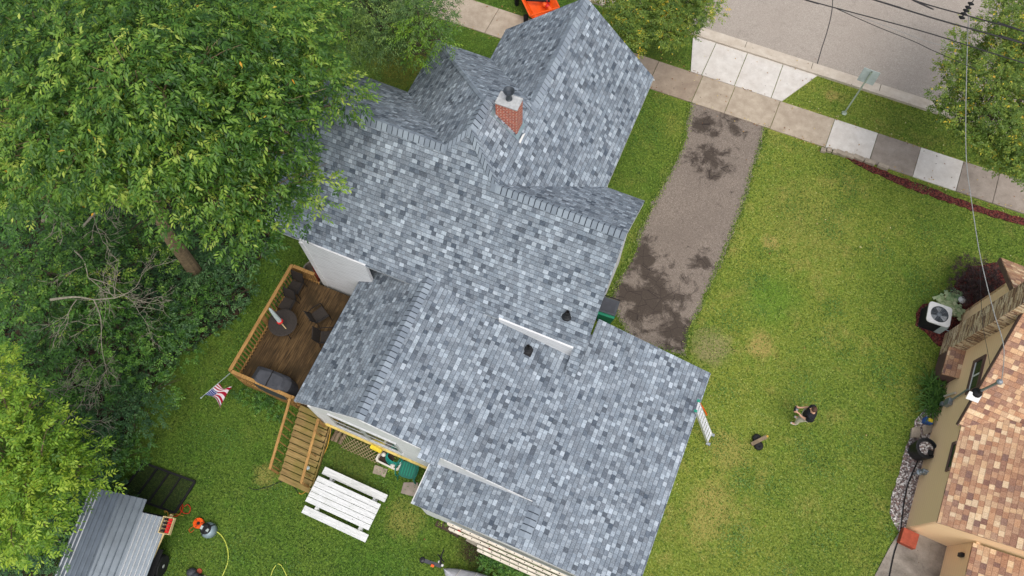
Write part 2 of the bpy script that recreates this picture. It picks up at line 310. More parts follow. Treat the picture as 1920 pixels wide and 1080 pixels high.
# ---------------------------------------------------------------- mesh helpers
class MB:
    def __init__(s): s.v = []; s.f = []; s.tint = []
    def add(s, vs, fs, tint=None):
        o = len(s.v); s.v += [Vector(p) for p in vs]; s.f += [tuple(i + o for i in f) for f in fs]
        s.tint += [(.5 if tint is None else tint)] * len(vs); return s
    def box(s, x0, x1, y0, y1, z0, z1, mat=None, tint=None):
        vs = [Vector((x, y, z)) for z in (z0, z1) for y in (y0, y1) for x in (x0, x1)]
        if mat: vs = [mat @ p for p in vs]
        return s.add(vs, [(0, 2, 3, 1), (4, 5, 7, 6), (0, 1, 5, 4), (2, 6, 7, 3), (0, 4, 6, 2), (1, 3, 7, 5)], tint)
    def beam(s, p, q, w, h, up=(0, 0, 1), tint=None):
        p, q = Vector(p), Vector(q); d = (q - p); L = d.length; d.normalize(); up = Vector(up)
        if abs(d.dot(up)) > .98: up = Vector((1, 0, 0))
        sx = d.cross(up).normalized(); uz = sx.cross(d)
        m = Matrix((sx, d, uz)).transposed().to_4x4(); m.translation = p
        return s.box(-w / 2, w / 2, 0, L, -h / 2, h / 2, m, tint)
    def tube(s, pts, r, seg=8, caps=True, tint=None):
        pts = [Vector(p) for p in pts]; n = len(pts); rr = r if hasattr(r, '__len__') else [r] * n
        vs = []; pu = None
        for i, p in enumerate(pts):
            d = (pts[min(i + 1, n - 1)] - pts[max(i - 1, 0)])
            if d.length < 1e-7: d = Vector((0, 0, 1))
            d.normalize()
            if pu is None: pu = d.orthogonal().normalized()
            pu = (pu - d * pu.dot(d)); pu = pu.normalized() if pu.length > 1e-5 else d.orthogonal().normalized()
            w = d.cross(pu)
            vs += [p + (pu * math.cos(a) + w * math.sin(a)) * rr[i] for a in [2 * math.pi * k / seg for k in range(seg)]]
        fs = [(i * seg + k, i * seg + (k + 1) % seg, (i + 1) * seg + (k + 1) % seg, (i + 1) * seg + k) for i in range(n - 1) for k in range(seg)]
        if caps: fs += [tuple(range(seg))[::-1], tuple((n - 1) * seg + k for k in range(seg))]
        return s.add(vs, fs, tint)
    def lathe(s, c, prof, seg=20, mat=None, tint=None):
        c = Vector(c); n = len(prof)
        vs = [Vector((r * math.cos(2 * math.pi * k / seg), r * math.sin(2 * math.pi * k / seg), z)) for r, z in prof for k in range(seg)]
        vs = [(mat @ p if mat else p) + c for p in vs]
        fs = [(i * seg + k, i * seg + (k + 1) % seg, (i + 1) * seg + (k + 1) % seg, (i + 1) * seg + k) for i in range(n - 1) for k in range(seg)]
        fs += [tuple(range(seg))[::-1], tuple((n - 1) * seg + k for k in range(seg))]
        return s.add(vs, fs, tint)
    def prism(s, top, thick=.05, down=(0, 0, -1), tint=None):
        top = [Vector(p) for p in top]; d = Vector(down) * thick; n = len(top)
        vs = top + [p + d for p in top]
        fs = [tuple(range(n)), tuple(range(n, 2 * n))[::-1]] + [(i, i + n, (i + 1) % n + n, (i + 1) % n) for i in range(n)]
        return s.add(vs, fs, tint)
    def build(s, name, mat, parent=None, loc=None, smooth=False, bevel=0):
        base = parent.location if parent is not None and parent.type == 'EMPTY' else None
        if parent is not None and base is None: base = Vector(parent['_b'])
        if parent is None: base = Vector(loc) if loc is not None else Vector((0, 0, 0))
        base = Vector(base)
        me = bpy.data.meshes.new(name); me.from_pydata([p - base for p in s.v], [], s.f)
        o = bpy.data.objects.new(name, me); C.objects.link(o); me.materials.append(mat)
        if parent is None: o.location = base
        else: o.parent = parent
        o['_b'] = tuple(base)
        me.update()
        import bmesh
        bm = bmesh.new(); bm.from_mesh(me); bmesh.ops.recalc_face_normals(bm, faces=bm.faces); bm.to_mesh(me); bm.free()
        uv = me.uv_layers.new(name='UVMap').data
        co = [v.co + base for v in me.vertices]
        for p in me.polygons:
            nn = p.normal
            if abs(nn.z) > .999: t = Vector((1, 0, 0)); u = Vector((0, 1, 0))
            else:
                nz = nn if nn.z >= 0 else -nn
                t = Vector((0, 0, 1)).cross(nz).normalized(); u = nz.cross(t)
            for li in p.loop_indices:
                c = co[me.loops[li].vertex_index]; uv[li].uv = (c.dot(t), c.dot(u))
        at_ = me.attributes.new('tint', 'FLOAT', 'POINT'); at_.data.foreach_set('value', s.tint)
        if smooth:
            for p in me.polygons: p.use_smooth = True
        if bevel:
            b = o.modifiers.new('bevel', 'BEVEL'); b.width = bevel; b.segments = 2; b.limit_method = 'ANGLE'
        return o
def tag(o, label=None, cat=None, group=None, kind=None):
    if label: o['label'] = label
    if cat: o['category'] = cat
    if group: o['group'] = group
    if kind: o['kind'] = kind
    return o
def thing(name, label, cat, loc=(0, 0, 0), group=None):
    o = bpy.data.objects.new(name, None); C.objects.link(o); o.location = loc; o.empty_display_size = .2
    return tag(o, label, cat, group)
def copy_tree(o, parent=None):
    c = o.copy(); C.objects.link(c); c.parent = parent
    for ch in list(o.children): copy_tree(ch, c)
    return c
def curve_pts(pts, n=6):
    pts = [Vector(p) for p in pts]; out = []
    for i in range(len(pts) - 1):
        p0, p1, p2, p3 = pts[max(i - 1, 0)], pts[i], pts[i + 1], pts[min(i + 2, len(pts) - 1)]
        for k in range(n):
            t = k / n
            out.append(.5 * ((2 * p1) + (-p0 + p2) * t + (2 * p0 - 5 * p1 + 4 * p2 - p3) * t * t + (-p0 + 3 * p1 - 3 * p2 + p3) * t ** 3))
    out.append(pts[-1]); return out
def struct(o): o['kind'] = 'structure'; return o
def sheet(name, pts, mat, z=0.0, thick=.12):
    mb = MB(); mb.prism([Vector((p[0], p[1], z)) for p in pts], thick); return mb.build(name, mat)
def jag(pts, step=.3, amp=.06, seed=1):
    r = random.Random(seed); out = []
    for i in range(len(pts)):
        a, b = Vector(pts[i]), Vector(pts[(i + 1) % len(pts)]); d = b - a; L = d.length; n = max(1, int(L / step)); nn = Vector((-d.y, d.x)) / max(L, 1e-6)
        for k in range(n):
            q = a + d * (k / n); out.append((q.x + nn.x * r.uniform(-amp, amp), q.y + nn.y * r.uniform(-amp, amp)))
    return out
def pxs(lst, z=0): return [tuple(at(u, v, z).xy) for u, v in lst]

# ---------------------------------------------------------------- ground, road, pavement
g = MB(); g.add([(-220, -220, 0), (220, -220, 0), (220, 220, 0), (-220, 220, 0)], [(0, 1, 2, 3)])
struct(g.build('ground', M['grass']))
# road: kerb line runs almost parallel to the house's x axis
kA, kB = at(1417, 84), at(1739, 187); kd = (kB - kA).normalized()
def kline(x, off): 
    t = (x - kA.x) / kd.x; return (x + (-kd.y) * off * 0, (kA + kd * t).y + off)
road = [kline(-60, 0), kline(60, 0), kline(60, 7.05), kline(-60, 7.05)]
struct(sheet('road', road, M['road'], .02, .1))
struct(sheet('gutter', [kline(-60, -.46), kline(60, -.46), kline(60, -.0), kline(-60, -.0)], M['kerb'], .035, .1))
struct(sheet('kerb', [kline(-60, -.62), kline(60, -.62), kline(60, -.46), kline(-60, -.46)], M['kerb'], .13, .2))
struct(sheet('far_gutter', [kline(-60, 7.05), kline(60, 7.05), kline(60, 7.9), kline(-60, 7.9)], M['kerb'], .05, .1))
struct(sheet('far_pavement', [kline(-60, 7.9), kline(60, 7.9), kline(60, 12), kline(-60, 12)], M['conc_old'], .04, .1))
# joints and one long crack in the road: real thin sealed strips
cr = MB(); pts = curve_pts([at(1562, -30, .022), at(1560, 18, .022), at(1552, 55, .022), at(1541, 90, .022), at(1532, 121, .022)])
for a, b in zip(pts[:-1], pts[1:]): cr.beam(a, b, .035, .012)
struct(cr.build('road_crack_seal', M['wire']))
jt = MB()
for i in range(14):
    x = -18 + i * 3.05; a = kline(x, -.47); b = kline(x, -.01); jt.beam((a[0], a[1], .035), (b[0], b[1], .035), .02, .012)
struct(jt.build('gutter_joints', M['dark_soil']))
# pavement slabs
SW0, SW1 = 21.95, 23.5
sx = [at(1384, 165).x]
xs = [-26, -24.1, -22.2, -20.3, -18.4, -16.5, -14.6, -12.7, -10.85, -9.0, -7.1, -5.2, -3.05, -1.0, at(1376, 165).x, at(1456, 205).x, at(1555, 250).x, at(1637, 275).x, at(1717, 305).x, at(1797, 335).x, 11.9, 13.9, 15.8, 17.7, 19.6]
for i in range(len(xs) - 1):
    a, b = xs[i], xs[i + 1]; n_ = xs.index(a)
    mt = M['conc_tan']
    if i in (11, 12): mt = M['conc_mid']
    if i in (16, 18): mt = M['conc_new']
    elif i >= 17: mt = M['conc_old']
    sk = .035
    struct(sheet('pavement_slab', [(a + .012, SW0), (b - .012, SW0), (b + sk - .012, SW1), (a + sk + .012, SW1)], mt, .05 + (i % 3) * .004, .1))
# apron: pale slabs between walk and kerb
ap = [at(1297, 72), at(1340, 88), at(1398, 109), at(1465, 130), at(1530, 150)]
apb = [at(1295, 133), at(1317, 137), at(1378, 158), at(1447, 180), at(1467, 187)]
for i in range(4):
    p0, p1, q1, q0 = ap[i], ap[i + 1], apb[i + 1], apb[i]
    e = .014
    struct(sheet('apron_slab', [(q0.x + e, SW1 + .02), (q1.x - e, SW1 + .02), (p1.x - e, kline(p1.x, -.64)[1]), (p0.x + e, kline(p0.x, -.64)[1])], M['conc_new'], .055, .1))
# driveway
dw = pxs([(1296, 190), (1437, 236), (1408, 330), (1388, 400), (1355, 480), (1320, 560), (1290, 630), (1285, 670), (1180, 640), (1140, 560), (1158, 530), (1190, 465), (1215, 400), (1245, 345), (1280, 275)])
struct(sheet('driveway', jag(jag(dw, .5, .1, 4), .12, .05, 14), M['drive'], .025, .08))
# mulch strip along the walk, concrete patio of the neighbour, gravel bed, mulch bed
mu = pxs([(1580, 290), (1660, 322), (1740, 352), (1830, 385), (1925, 412), (1925, 424), (1830, 398), (1750, 370), (1700, 352), (1610, 312)])
tag(sheet('red_mulch_strip', jag(mu, .2, .04, 5), M['mulch'], .04, .1), 'dark red mulch strip along the pavement edge of the side lawn', 'mulch', kind='stuff')
gv = pxs([(1716, 790), (1735, 760), (1760, 700), (1790, 720), (1745, 880), (1700, 1010), (1684, 998), (1666, 960), (1670, 930), (1682, 900), (1690, 868)])
tag(sheet('gravel_bed', jag(gv, .2, .05, 6), M['gravel'], .03, .1), 'pale gravel bed along the foot of the beige neighbouring wall', 'gravel', kind='stuff')
mb2 = pxs([(1716, 588), (1730, 570), (1762, 566), (1795, 530), (1815, 500), (1880, 490), (1900, 540), (1870, 620), (1790, 640), (1760, 650), (1735, 625), (1716, 610)])
tag(sheet('mulch_bed', jag(mb2, .2, .05, 7), M['mulch'], .03, .1), 'dark red mulch bed around the air conditioner and hostas', 'mulch', kind='stuff')
struct(sheet('patio_slab', pxs([(1684, 1000), (1697, 990), (1790, 1018), (1780, 1120), (1640, 1120), (1640, 1078), (1668, 1025)]), M['conc_patio'], .045, .1))
for uv_ in ([(703, 872), (727, 880), (722, 895), (700, 888)], [(757, 905), (784, 905), (790, 935), (752, 925)]):
    tag(sheet('stepping_stone', jag(pxs(uv_), .2, .02, 3), M['stone_block'] if uv_[0][0] == 703 else M['conc_old'], .05, .08), 'small pale square paving stone below the white planter' if uv_[0][0] == 703 else 'brown concrete pad below the green plastic chair', 'paving stone')

# ---------------------------------------------------------------- the grey-roofed house
aP, zP, bPn, bPs, mE = -6.34, 8.99, 12.6, 11.59, .98
mS, mW2, mN2, mN = 1.22, .97, .89, .96
bW, bM, aF, bFn, aFe, aFw = 11.06, 10.66, -5.26, 18.46, -2.40, -8.23
aWw, bS, aM, bMn = -12.68, 7.92, -1.03, 13.52
aLr, zLr, aLw, zLw, aLe, bLs, bLn, mL = -6.52, 5.16, -9.35, 2.97, 3.09, 3.13, 9.42, .23
aLL, aLLw, zLLw, bLLs, ax2 = -.64, -4.32, 2.81, 1.69, -1.39
fE = lambda a, b=0: zP - mE * (a - aP)
fS = lambda a, b: zP - mS * (bPs - b)
_k = 1.0115
aLr, aLw, aLe, bLs, bLn, aLL, aLLw, bLLs = [q_ * _k for q_ in (aLr, aLw, aLe, bLs, bLn, aLL, aLLw, bLLs)]; zLr -= .27; mL = .2284; zLw -= .28; zLLw -= .28
zW, zM, zF = fS(0, bW), fS(0, bM), fE(aF)
fLE = lambda a, b=0: zLr - mL * (a - aLr)
mLW = (zLr - zLw) / (aLr - aLw)
fLW = lambda a, b=0: zLr - mLW * (aLr - a)
zEv = zF - mN * (aF - aFw)
aN2 = aP - (zP - zEv) / mW2; bN2 = bPn + (zP - zEv) / mN2; bV = bW + (zW - zEv) / mN
aV = aP - (zP - zW) / mW2; aMs = aP + (zP - zM) / mE
hipF = bPn + (aF - aP) * mE / mN2
fW2 = lambda a, b=0: zP - mW2 * (aP - a)
fN2 = lambda a, b: zP - mN2 * (b - bPn)
fFW = lambda a, b=0: zF - mN * (aF - a)
fNW = lambda a, b: zW - mN * (b - bW)
fNM = lambda a, b: zM - mN * (b - bM)
fLL = lambda a, b=0: fLE(aLL) - (fLE(aLL) - zLLw) / (aLL - aLLw) * (aLL - a)
house = thing('grey_roofed_house', 'white house under many joined grey shingle roofs, brick chimney on top', 'house', (-5, 9, 0))
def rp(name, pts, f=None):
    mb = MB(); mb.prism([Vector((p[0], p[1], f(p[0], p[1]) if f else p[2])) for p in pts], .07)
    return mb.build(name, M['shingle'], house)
rp('roof_slope', [(aP, bPs, zP), (aP, bPn, zP), (aF, hipF, zF), (aF, bFn, zF), (aFe, bFn, fE(aFe)), (aFe, bMn, fE(aFe)), (aMs, bM, zM)])
rp('roof_slope', [(aF, bFn), (aF, hipF), (aFw, bN2), (aFw, bFn)], fFW)
rp('roof_slope', [(aP, bPn, zP), (aF, hipF, zF), (aFw, bN2, zEv), (aN2, bN2, zEv)])
rp('roof_slope', [(aP, bPs, zP), (aP, bPn, zP), (aN2, bN2, zEv), (aN2, bV, zEv), (aV, bW, zW)])
rp('roof_slope', [(aV, bW), (aWw, bW), (aWw, bV + .1), (aN2, bV)], fNW)
rp('roof_slope', [(aMs, bM, zM), (aM, bM, zM), (aM, bMn, fE(aFe)), (aFe, bMn, fE(aFe))])
bI = lambda a: bPs - (zP - fLE(a)) / mS
rp('roof_slope', [(aWw, bS), (aWw, bW), (aV, bW), (aP, bPs), (aMs, bM), (aM, bM), (aM, bI(aM) + .01), (ax2, bI(ax2) + .01), (ax2, bS)], fS)
rp('roof_slope', [(aLr, bLs), (aLL, bLs), (aLL, bLLs), (aLe, bLLs), (aLe, bLn), (aM + .004, bLn), (aM + .004, 8.9), (aLr, 8.9)], fLE)
rp('roof_slope', [(aLr, bLs), (aLr, 8.9), (aLw, 8.6), (aLw, bLs)], fLW)
rp('roof_slope', [(aLL, bLLs), (aLL, bLs), (aLL, 3.42), (aLLw, 3.42), (aLLw, bLLs)], fLL)

def caps(p, q, nl, nr, w=.235, step=.18, lift=.02):
    # overlapping bent cap shingles along a ridge or hip; nl/nr are the downslope directions of the two planes
    p, q = Vector(p), Vector(q); d = (q - p); L = d.length; d.normalize(); nl, nr = Vector(nl).normalized(), Vector(nr).normalized()
    mb = MB(); up = Vector((0, 0, 1)); n = int(L / step)
    for i in range(n + 1):
        s0 = i * step; s1 = s0 + step - .03
        zt0, zt1 = lift + .03, lift + .016
        vs = []
        j = [rnd.uniform(-.008, .008) for _ in range(2)]
        for s_, zt in ((s0, zt0), (s1, zt1)):
            c = p + d * s_ + up * zt
            vs += [c + nl * (w + j[0]) - up * .004, c + nl * w * .45 + up * .006, c + up * .018, c + nr * w * .45 + up * .006, c + nr * (w + j[1]) - up * .004]
        vs += [v - up * .022 for v in vs]
        fs = [(k, k + 1, k + 6, k + 5) for k in range(4)] + [(k + 10, k + 11, k + 16, k + 15) for k in range(4)]
        fs += [(k, k + 1, k + 11, k + 10) for k in range(4)] + [(k + 5, k + 6, k + 16, k + 15) for k in range(4)] + [(0, 5, 15, 10), (4, 9, 19, 14)]
        mb.add(vs, fs, rnd.random())
    o = mb.build('ridge_cap', M['cap'], house)
    mb = MB()                                      # dark sheet showing in the gaps, standing in for the shadow at each lap
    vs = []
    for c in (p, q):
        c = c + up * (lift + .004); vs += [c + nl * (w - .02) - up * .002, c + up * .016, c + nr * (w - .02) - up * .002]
    mb.add(vs, [(0, 1, 4, 3), (1, 2, 5, 4)]); mb.build('lap_shade_sheet', M['lap_shade'], house)
dE, dWd, dS, dN = (1, 0, -mE), (-1, 0, -mW2), (0, -1, -mS), (0, 1, -mN)
caps((aF, bFn - .05, zF), (aF, hipF - .1, zF), dWd, dE)
caps((aP, bPn, zP), (aF, hipF, zF), (0, 1, -mN2), dE, .25)
caps((aP, bPs - .05, zP), (aP, bPn + .05, zP), dWd, dE, .25)
caps((aN2, bN2, zEv), (aP, bPn, zP), (0, 1, -mN2), dWd, .15, .15)
caps((aWw, bW, zW), (aV, bW, zW), dS, dN)
caps((aV, bW, zW), (aP, bPs, zP), dS, dWd)
caps((aMs + .05, bM, zM), (aP, bPs - .05, zP), dS, dE, .26)
caps((aM, bM, zM), (aMs - .1, bM, zM), dS, dN)
caps((aLr, bLs, zLr), (aLr, 8.62, zLr), (-1, 0, -mLW), (1, 0, -mL), .23)
caps((aLL, bLLs + .35, fLE(aLL)), (aLL, bLs - .15, fLE(aLL)), (-1, 0, -.3), (1, 0, -mL), .2, .2)

# fascia / drip edges: thin white metal just under the shingles
def fascia(pts, name='fascia', h=.16, w=.025, mat='white_trim', drop=.075):
    for a, b in zip(pts[:-1], pts[1:]):
        mb = MB(); a, b = Vector(a), Vector(b); mb.beam(a - Vector((0, 0, drop + h / 2)), b - Vector((0, 0, drop + h / 2)), w, h); mb.build(name, M[mat], house)
e = .02
fascia([(aWw + e, bS + e, fS(0, bS)), (ax2, bS + e, fS(0, bS))], h=.05)
fascia([(aFe - e, bFn, fE(aFe)), (aFe - e, bMn, fE(aFe))]); fascia([(aM - e, bMn, fNM(0, bMn)), (aM - e, bM, zM), (aM - e, 7.7, fS(0, 7.7))])
fascia([(aLe - e, bLLs, fLE(aLe)), (aLe - e, bLn, fLE(aLe))]); fascia([(aM, bLn - e, fLE(aM)), (aLe, bLn - e, fLE(aLe))])
fascia([(aLw + e, bLs, zLw), (aLw + e, 7.9, zLw)]); fascia([(aLw, bLs + e, zLw), (aLr, bLs + e, zLr), (aLLw - .1, bLs + e, fLE(aLLw - .1))], h=.07)
aW1, aW2 = aLLw + .5, at(965, 918, 4.1).x
fascia([(aW1, bLs + e, fLE(aW1)), (aW2, bLs + e, fLE(aW2))], h=.3); fascia([(aW2, bLs + e, fLE(aW2)), (aLL, bLs + e, fLE(aLL))], h=.03)
rp('roof_slope', [(aLLw - .12, bLs - .3), (aW1, bLs - .3), (aW1, bLs - .001), (aLLw - .12, bLs - .001)], fLE)
fascia([(aLLw - .01, bLLs, zLLw + .04), (aLLw - .01, 3.1, zLLw + .04)], h=.12, w=.06); fascia([(aLLw, bLLs + e, zLLw), (aLL, bLLs + e, fLE(aLL)), (aLe, bLLs + e, fLE(aLe))])
fascia([(aFe, bFn - e, fE(aFe)), (aF, bFn - e, zF), (aFw, bFn - e, zEv)])
fascia([(aWw + e, bS, fS(0, bS)), (aWw + e, bW, zW), (aWw + e, bV, zEv)])

# walls as thin standing slabs whose tops follow the roof undersides
def wall(p, q, z0, f, mat='white_siding', name='wall', t=.12, brk=(), drop=.08):
    p, q = Vector(p), Vector(q); d = (q - p); L = d.length; d.normalize(); nn = Vector((d.y, -d.x)) * t   # thickness to the right of p->q
    ss = sorted([0, L] + [b for b in brk]); top = []
    for s_ in ss:
        c = p + d * s_; top.append(Vector((c.x, c.y, f(c.x, c.y) - drop)))
    poly = [Vector((p.x, p.y, z0)), Vector((q.x, q.y, z0))] + top[::-1]
    mb = MB(); mb.prism(poly, 1, (-nn.x, -nn.y, 0)); return mb.build(name, M[mat], house)
tz = lambda z: (lambda a, b: z)
aWc = -11.34; yS = 8.02
aX = at(935, 606, 4.2).x
wall((aWc, yS), (aLw + .62, yS), .3, lambda a, b: fS(a, max(b, bS)), t=-.12)
wall((aLw + .62, 8.78), (aX, 8.78), .3, lambda a, b: fS(a, max(b, bS)), t=-.12, drop=.16)
wall((aX, yS), (ax2, yS), .3, lambda a, b: fS(a, max(b, bS)), t=-.12)               # south wall of the west wing
wall((aWc, yS + .13), (aWc, bV - .35), .3, lambda a, b: fS(a, b) if b < bW else fNW(a, b), brk=[bW - yS - .13], t=.12)
wall((aWc, bV - .3), (aN2 + .1, bV - .3), .3, tz(zEv), t=.12)
wall((aN2 + .3, bV - .3), (aN2 + .3, bN2 - .3), .3, tz(zEv), t=.12)
wall((aN2 + .3, bN2 - .3), (aFw + .3, bN2 - .3), .3, tz(zEv), t=.12)
wall((aFw + .3, bN2 - .3), (aFw + .3, bFn - .35), .3, tz(zEv), t=.12)
wall((aFw + .3, bFn - .35), (aFe - .6, bFn - .35), .3, lambda a, b: min(fFW(a), fE(a)), brk=[aF - aFw - .3], t=.12)
wall((aFe - .6, bFn - .35), (aFe - .6, bMn - .2), .3, tz(fE(aFe)), t=.12)
wall((aFe - .6, bMn - .2), (aM - .35, bMn - .2), .3, tz(fE(aFe)), t=.12)
wall((aM - .35, bMn - .2), (aM - .35, yS), .3, lambda a, b: min(fNM(a, b), fS(a, b)), brk=[bMn - .2 - bM], t=.12)
yL = bLs + .1
wall((aLw + .72, yL), (aLL, yL), .82, lambda a, b: min(fLW(a), fLE(a)), brk=[aLr - aLw - .72], t=-.12)
wall((aLw + .72, yL + .13), (aLw + .72, yS), .82, lambda a, b: fLW(a), t=.12, drop=.24)
wall((aLLw + .22, bLLs + .2), (aLLw + .22, yL), .1, lambda a, b: fLL(a), t=.12, drop=.2)
wall((aLLw + .22, bLLs + .16), (aLe - .3, bLLs + .16), .1, lambda a, b: min(fLL(a) if a < aLL else 99, fLE(a)), brk=[aLL - aLLw - .22], t=-.12)
wall((aLe - .3, bLLs + .3), (aLe - .3, bLn - .3), .1, lambda a, b: fLE(a), t=-.12)
wall((aM, bLn - .3), (aLe - .3, bLn - .3), .1, lambda a, b: fLE(a), t=.12)
# corner boards, gable sill
def part_box(name, x0, x1, y0, y1, z0, z1, mat, parent=house, bevel=0):
    mb = MB(); mb.box(x0, x1, y0, y1, z0, z1); return mb.build(name, M[mat] if isinstance(mat, str) else mat, parent, bevel=bevel)
part_box('corner_board', aWc - .04, aWc + .12, yS - .135 + .12 - .02 - .125, yS - .015, .3, 4.4, 'white_trim')
part_box('corner_board', aLw + .69, aLw + .81, yL - .15, yL - .02, .82, 3.2, 'white_trim')
part_box('corner_board', ax2 - .14, ax2 + .03, bS - .01, yS + .12, 3.6, 4.43, 'white_trim')
part_box('eave_return', aFe - .3, aFe + .02, bMn - .02, bMn + .1, fE(aFe) - .5, fE(aFe) - .09, 'white_trim')
part_box('sill_board', aLw + .68, aLLw + .2, yL - .2, yL - .125, .7, .84, 'yellow_sill')
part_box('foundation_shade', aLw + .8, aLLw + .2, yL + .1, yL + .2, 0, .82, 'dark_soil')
# lattice skirt leaning out below the sill
mb = MB(); x0, x1 = at(648, 812, .4).x, at(716, 846, .4).x; zt, zb = .7, .02; yt, yb = yL - .24, yL - .62
n_ = 11
for k in range(n_ + 1):
    for sgn in (1, -1):
        xa = x0 + (x1 - x0) * k / n_; xb = xa + sgn * .5
        t1 = 1.0
        if xb > x1: t1 = (x1 - xa) / (xb - xa)
        if xb < x0: t1 = (x0 - xa) / (xb - xa)
        if t1 < .05: continue
        off = .006 * sgn
        mb.beam((xa, yb + off, zb), (xa + (xb - xa) * t1, yb + (yt - yb) * t1 + off, zb + (zt - zb) * t1), .03, .01, (0, 1, .3))
mb.build('lattice_skirt', M['lattice'], house)
# window group on the south gable wall (raised white frame, dark sashes)
yw = yL - .12 - .02
pA = onplane(668, 792, Vector((0, yw, 0)), Vector((0, 1, 0))); pB = onplane(790, 842, Vector((0, yw, 0)), Vector((0, 1, 0)))
wx0, wx1, wz0, wz1 = -8.0, -5.5, 1.75, 3.35
for i in range(2):
    xa = wx0 + i * (wx1 - wx0) / 2; xb = xa + (wx1 - wx0) / 2
    mb = MB()
    mb.box(xa, xa + .09, yw - .03, yw + .02, wz0, wz1); mb.box(xb - .09, xb, yw - .03, yw + .02, wz0, wz1)
    mb.box(xa + .09, xb - .09, yw - .03, yw + .02, wz1 - .09, wz1); mb.box(xa - .03, xb + .03 if i else xb, yw - .045, yw + .02, wz0 - .06, wz0)
    mb.box(xa + .09, xb - .09, yw - .025, yw + .02, (wz0 + wz1) / 2 - .03, (wz0 + wz1) / 2 + .03)
    w = mb.build('window', M['alu'], house)
    mb = MB(); mb.box(xa + .09, xb - .09, yw - .017, yw + .018, wz0, wz1 - .09); mb.build('pane', M['glass'], w)
# basement / ll window strip under the lower eave
# chimney with sub-parts
ch = MB(); cx0, cx1, cy0, cy1 = -5.97, -5.28, 12.52, 12.96
ch.box(cx0, cx1, cy0, cy1, 7.2, 9.16); ch = ch.build('chimney', M['brick'], house)
mb = MB(); mb.box(cx0 - .015, cx1 + .015, cy0 - .015, cy1 + .015, 9.16, 9.21); mb.build('chimney_crown', M['concrete_cap'], ch, bevel=.01)
mb = MB(); cm = ((cx0 + cx1) / 2 - .02, (cy0 + cy1) / 2 + .05, 9.21)
mb.lathe(cm, [(.1, 0), (.1, .02), (.08, .03), (.08, .26), (.165, .36), (.17, .38), (.155, .38), (.07, .3), (.0, .3)], 24); mb.build('flue_pipe', M['flue'], ch, smooth=False)
mb = MB()
for (xa, ya, xb, yb) in ((cx0 - .1, cy0 - .09, cx1 + .09, cy0 - .09), (cx1 + .09, cy0 - .09, cx1 + .09, cy1 + .05), (cx0 - .1, cy0 - .09, cx0 - .1, cy1)):
    a = Vector((xa, ya, fE(xa) + .03)); b = Vector((xb, yb, fE(xb) + .03)); d_ = Vector((0, -.05, 0)) if ya == yb else Vector((-.1 if xa > cx0 else .1, 0, .1 * (mE if xa > cx0 else -mE)))
    mb.prism([a, b, b + d_, a + d_], .02)
mb.build('flashing', M['metal_flash'], ch)
mb = MB(); a = Vector((cx1 + .13, cy0 - .16, fE(cx1 + .13) + .02)); mb.prism([a, a + Vector((.05, 0, -.05)), a + Vector((.05, .42, -.05)), a + Vector((0, .3, 0))], .012); mb.build('drip_strip', M['white_trim'], ch)
# vent pipes
for (u, v, f) in ((1063, 592, fS), (990, 655, lambda a, b: fLE(a))):
    z = 4.5
    for _ in range(12): p = at(u, v, z); z = f(p.x, p.y)
    p = at(u, v, z); up = Vector((p.x, p.y, z))
    mb = MB(); mb.lathe(up - Vector((0, 0, .06)), [(.17, 0), (.15, .07), (.11, .1), (.105, .16), (.08, .18)], 18); o = mb.build('vent_pipe', M['black'], house)
    mb = MB(); mb.lathe(up, [(.065, .1), (.065, .32), (.05, .32), (.05, .2), (0, .2)], 14); mb.build('pipe_stub', M['rubber'], o)
    if f is not fS: 
        mb = MB(); q = up + Vector((.02, -.05, 0)); mb.prism([Vector((q.x + i, q.y + j, fLE(q.x + i) + .016)) for i, j in ((-.1, -.16), (.15, -.16), (.15, .12), (-.1, .12))], .012); mb.build('pipe_flashing', M['rubber'], o)

# ---------------------------------------------------------------- deck and steps
dk = thing('timber_deck', 'brown timber deck with slatted rails behind the white house wall', 'deck', (-11, 5.5, 0))
dx0, dx1, dy0, dy1, dz = -12.42, -8.7, 3.38, 7.78, .85
part_box('floor', dx0, dx1, dy0, dy1, dz - .05, dz, 'deck_floor', dk)
part_box('rim_joist', dx0 - .03, dx0, dy0, dy1, dz - .3, dz - .055, 'deck_rail', dk); part_box('rim_joist', dx0, -9.9, dy0 - .04, dy0, dz - .3, dz - .055, 'deck_rail', dk)
rz = dz + .95
def rail(x0, y0, x1, y1, n, z=rz, skip_bottom=False):
    mb = MB(); mb.beam((x0, y0, z), (x1, y1, z), .12, .04); mb.build('top_rail', M['deck_rail'], dk)
    mb = MB(); mb.beam((x0, y0, dz + .12), (x1, y1, dz + .12), .04, .07); mb.build('bottom_rail', M['deck_rail'], dk)
    for k in range(n):
        t = (k + .5) / n; x = x0 + (x1 - x0) * t; y = y0 + (y1 - y0) * t
        mb = MB(); mb.box(x - .02, x + .02, y - .02, y + .02, dz - .2, z - .02); mb.build('baluster', M['deck_rail'], dk)
rail(dx0 + .02, dy0, dx0 + .02, dy1, 30); rail(dx0 + .1, dy0 - .03, -9.93, dy0 - .03, 17); rail(dx0 + .1, dy1, aWc - .1, dy1, 8)
for x, y in ((dx0, dy0), (dx0, (dy0 + dy1) / 2), (dx0, dy1), (-9.9, dy0), (-11.1, dy0)):
    mb = MB(); mb.box(x - .05, x + .05, y - .05, y + .05, 0, rz - .025); mb.build('post', M['deck_rail'], dk)
mb = MB()   # slatted skirt below the rail on the lawn side
for k in range(24):
    x = dx0 + .05 + k * .104; mb.box(x, x + .07, dy0 - .075, dy0 - .045, .03, dz - .05)
mb.build('skirt', M['deck_rail'], dk)
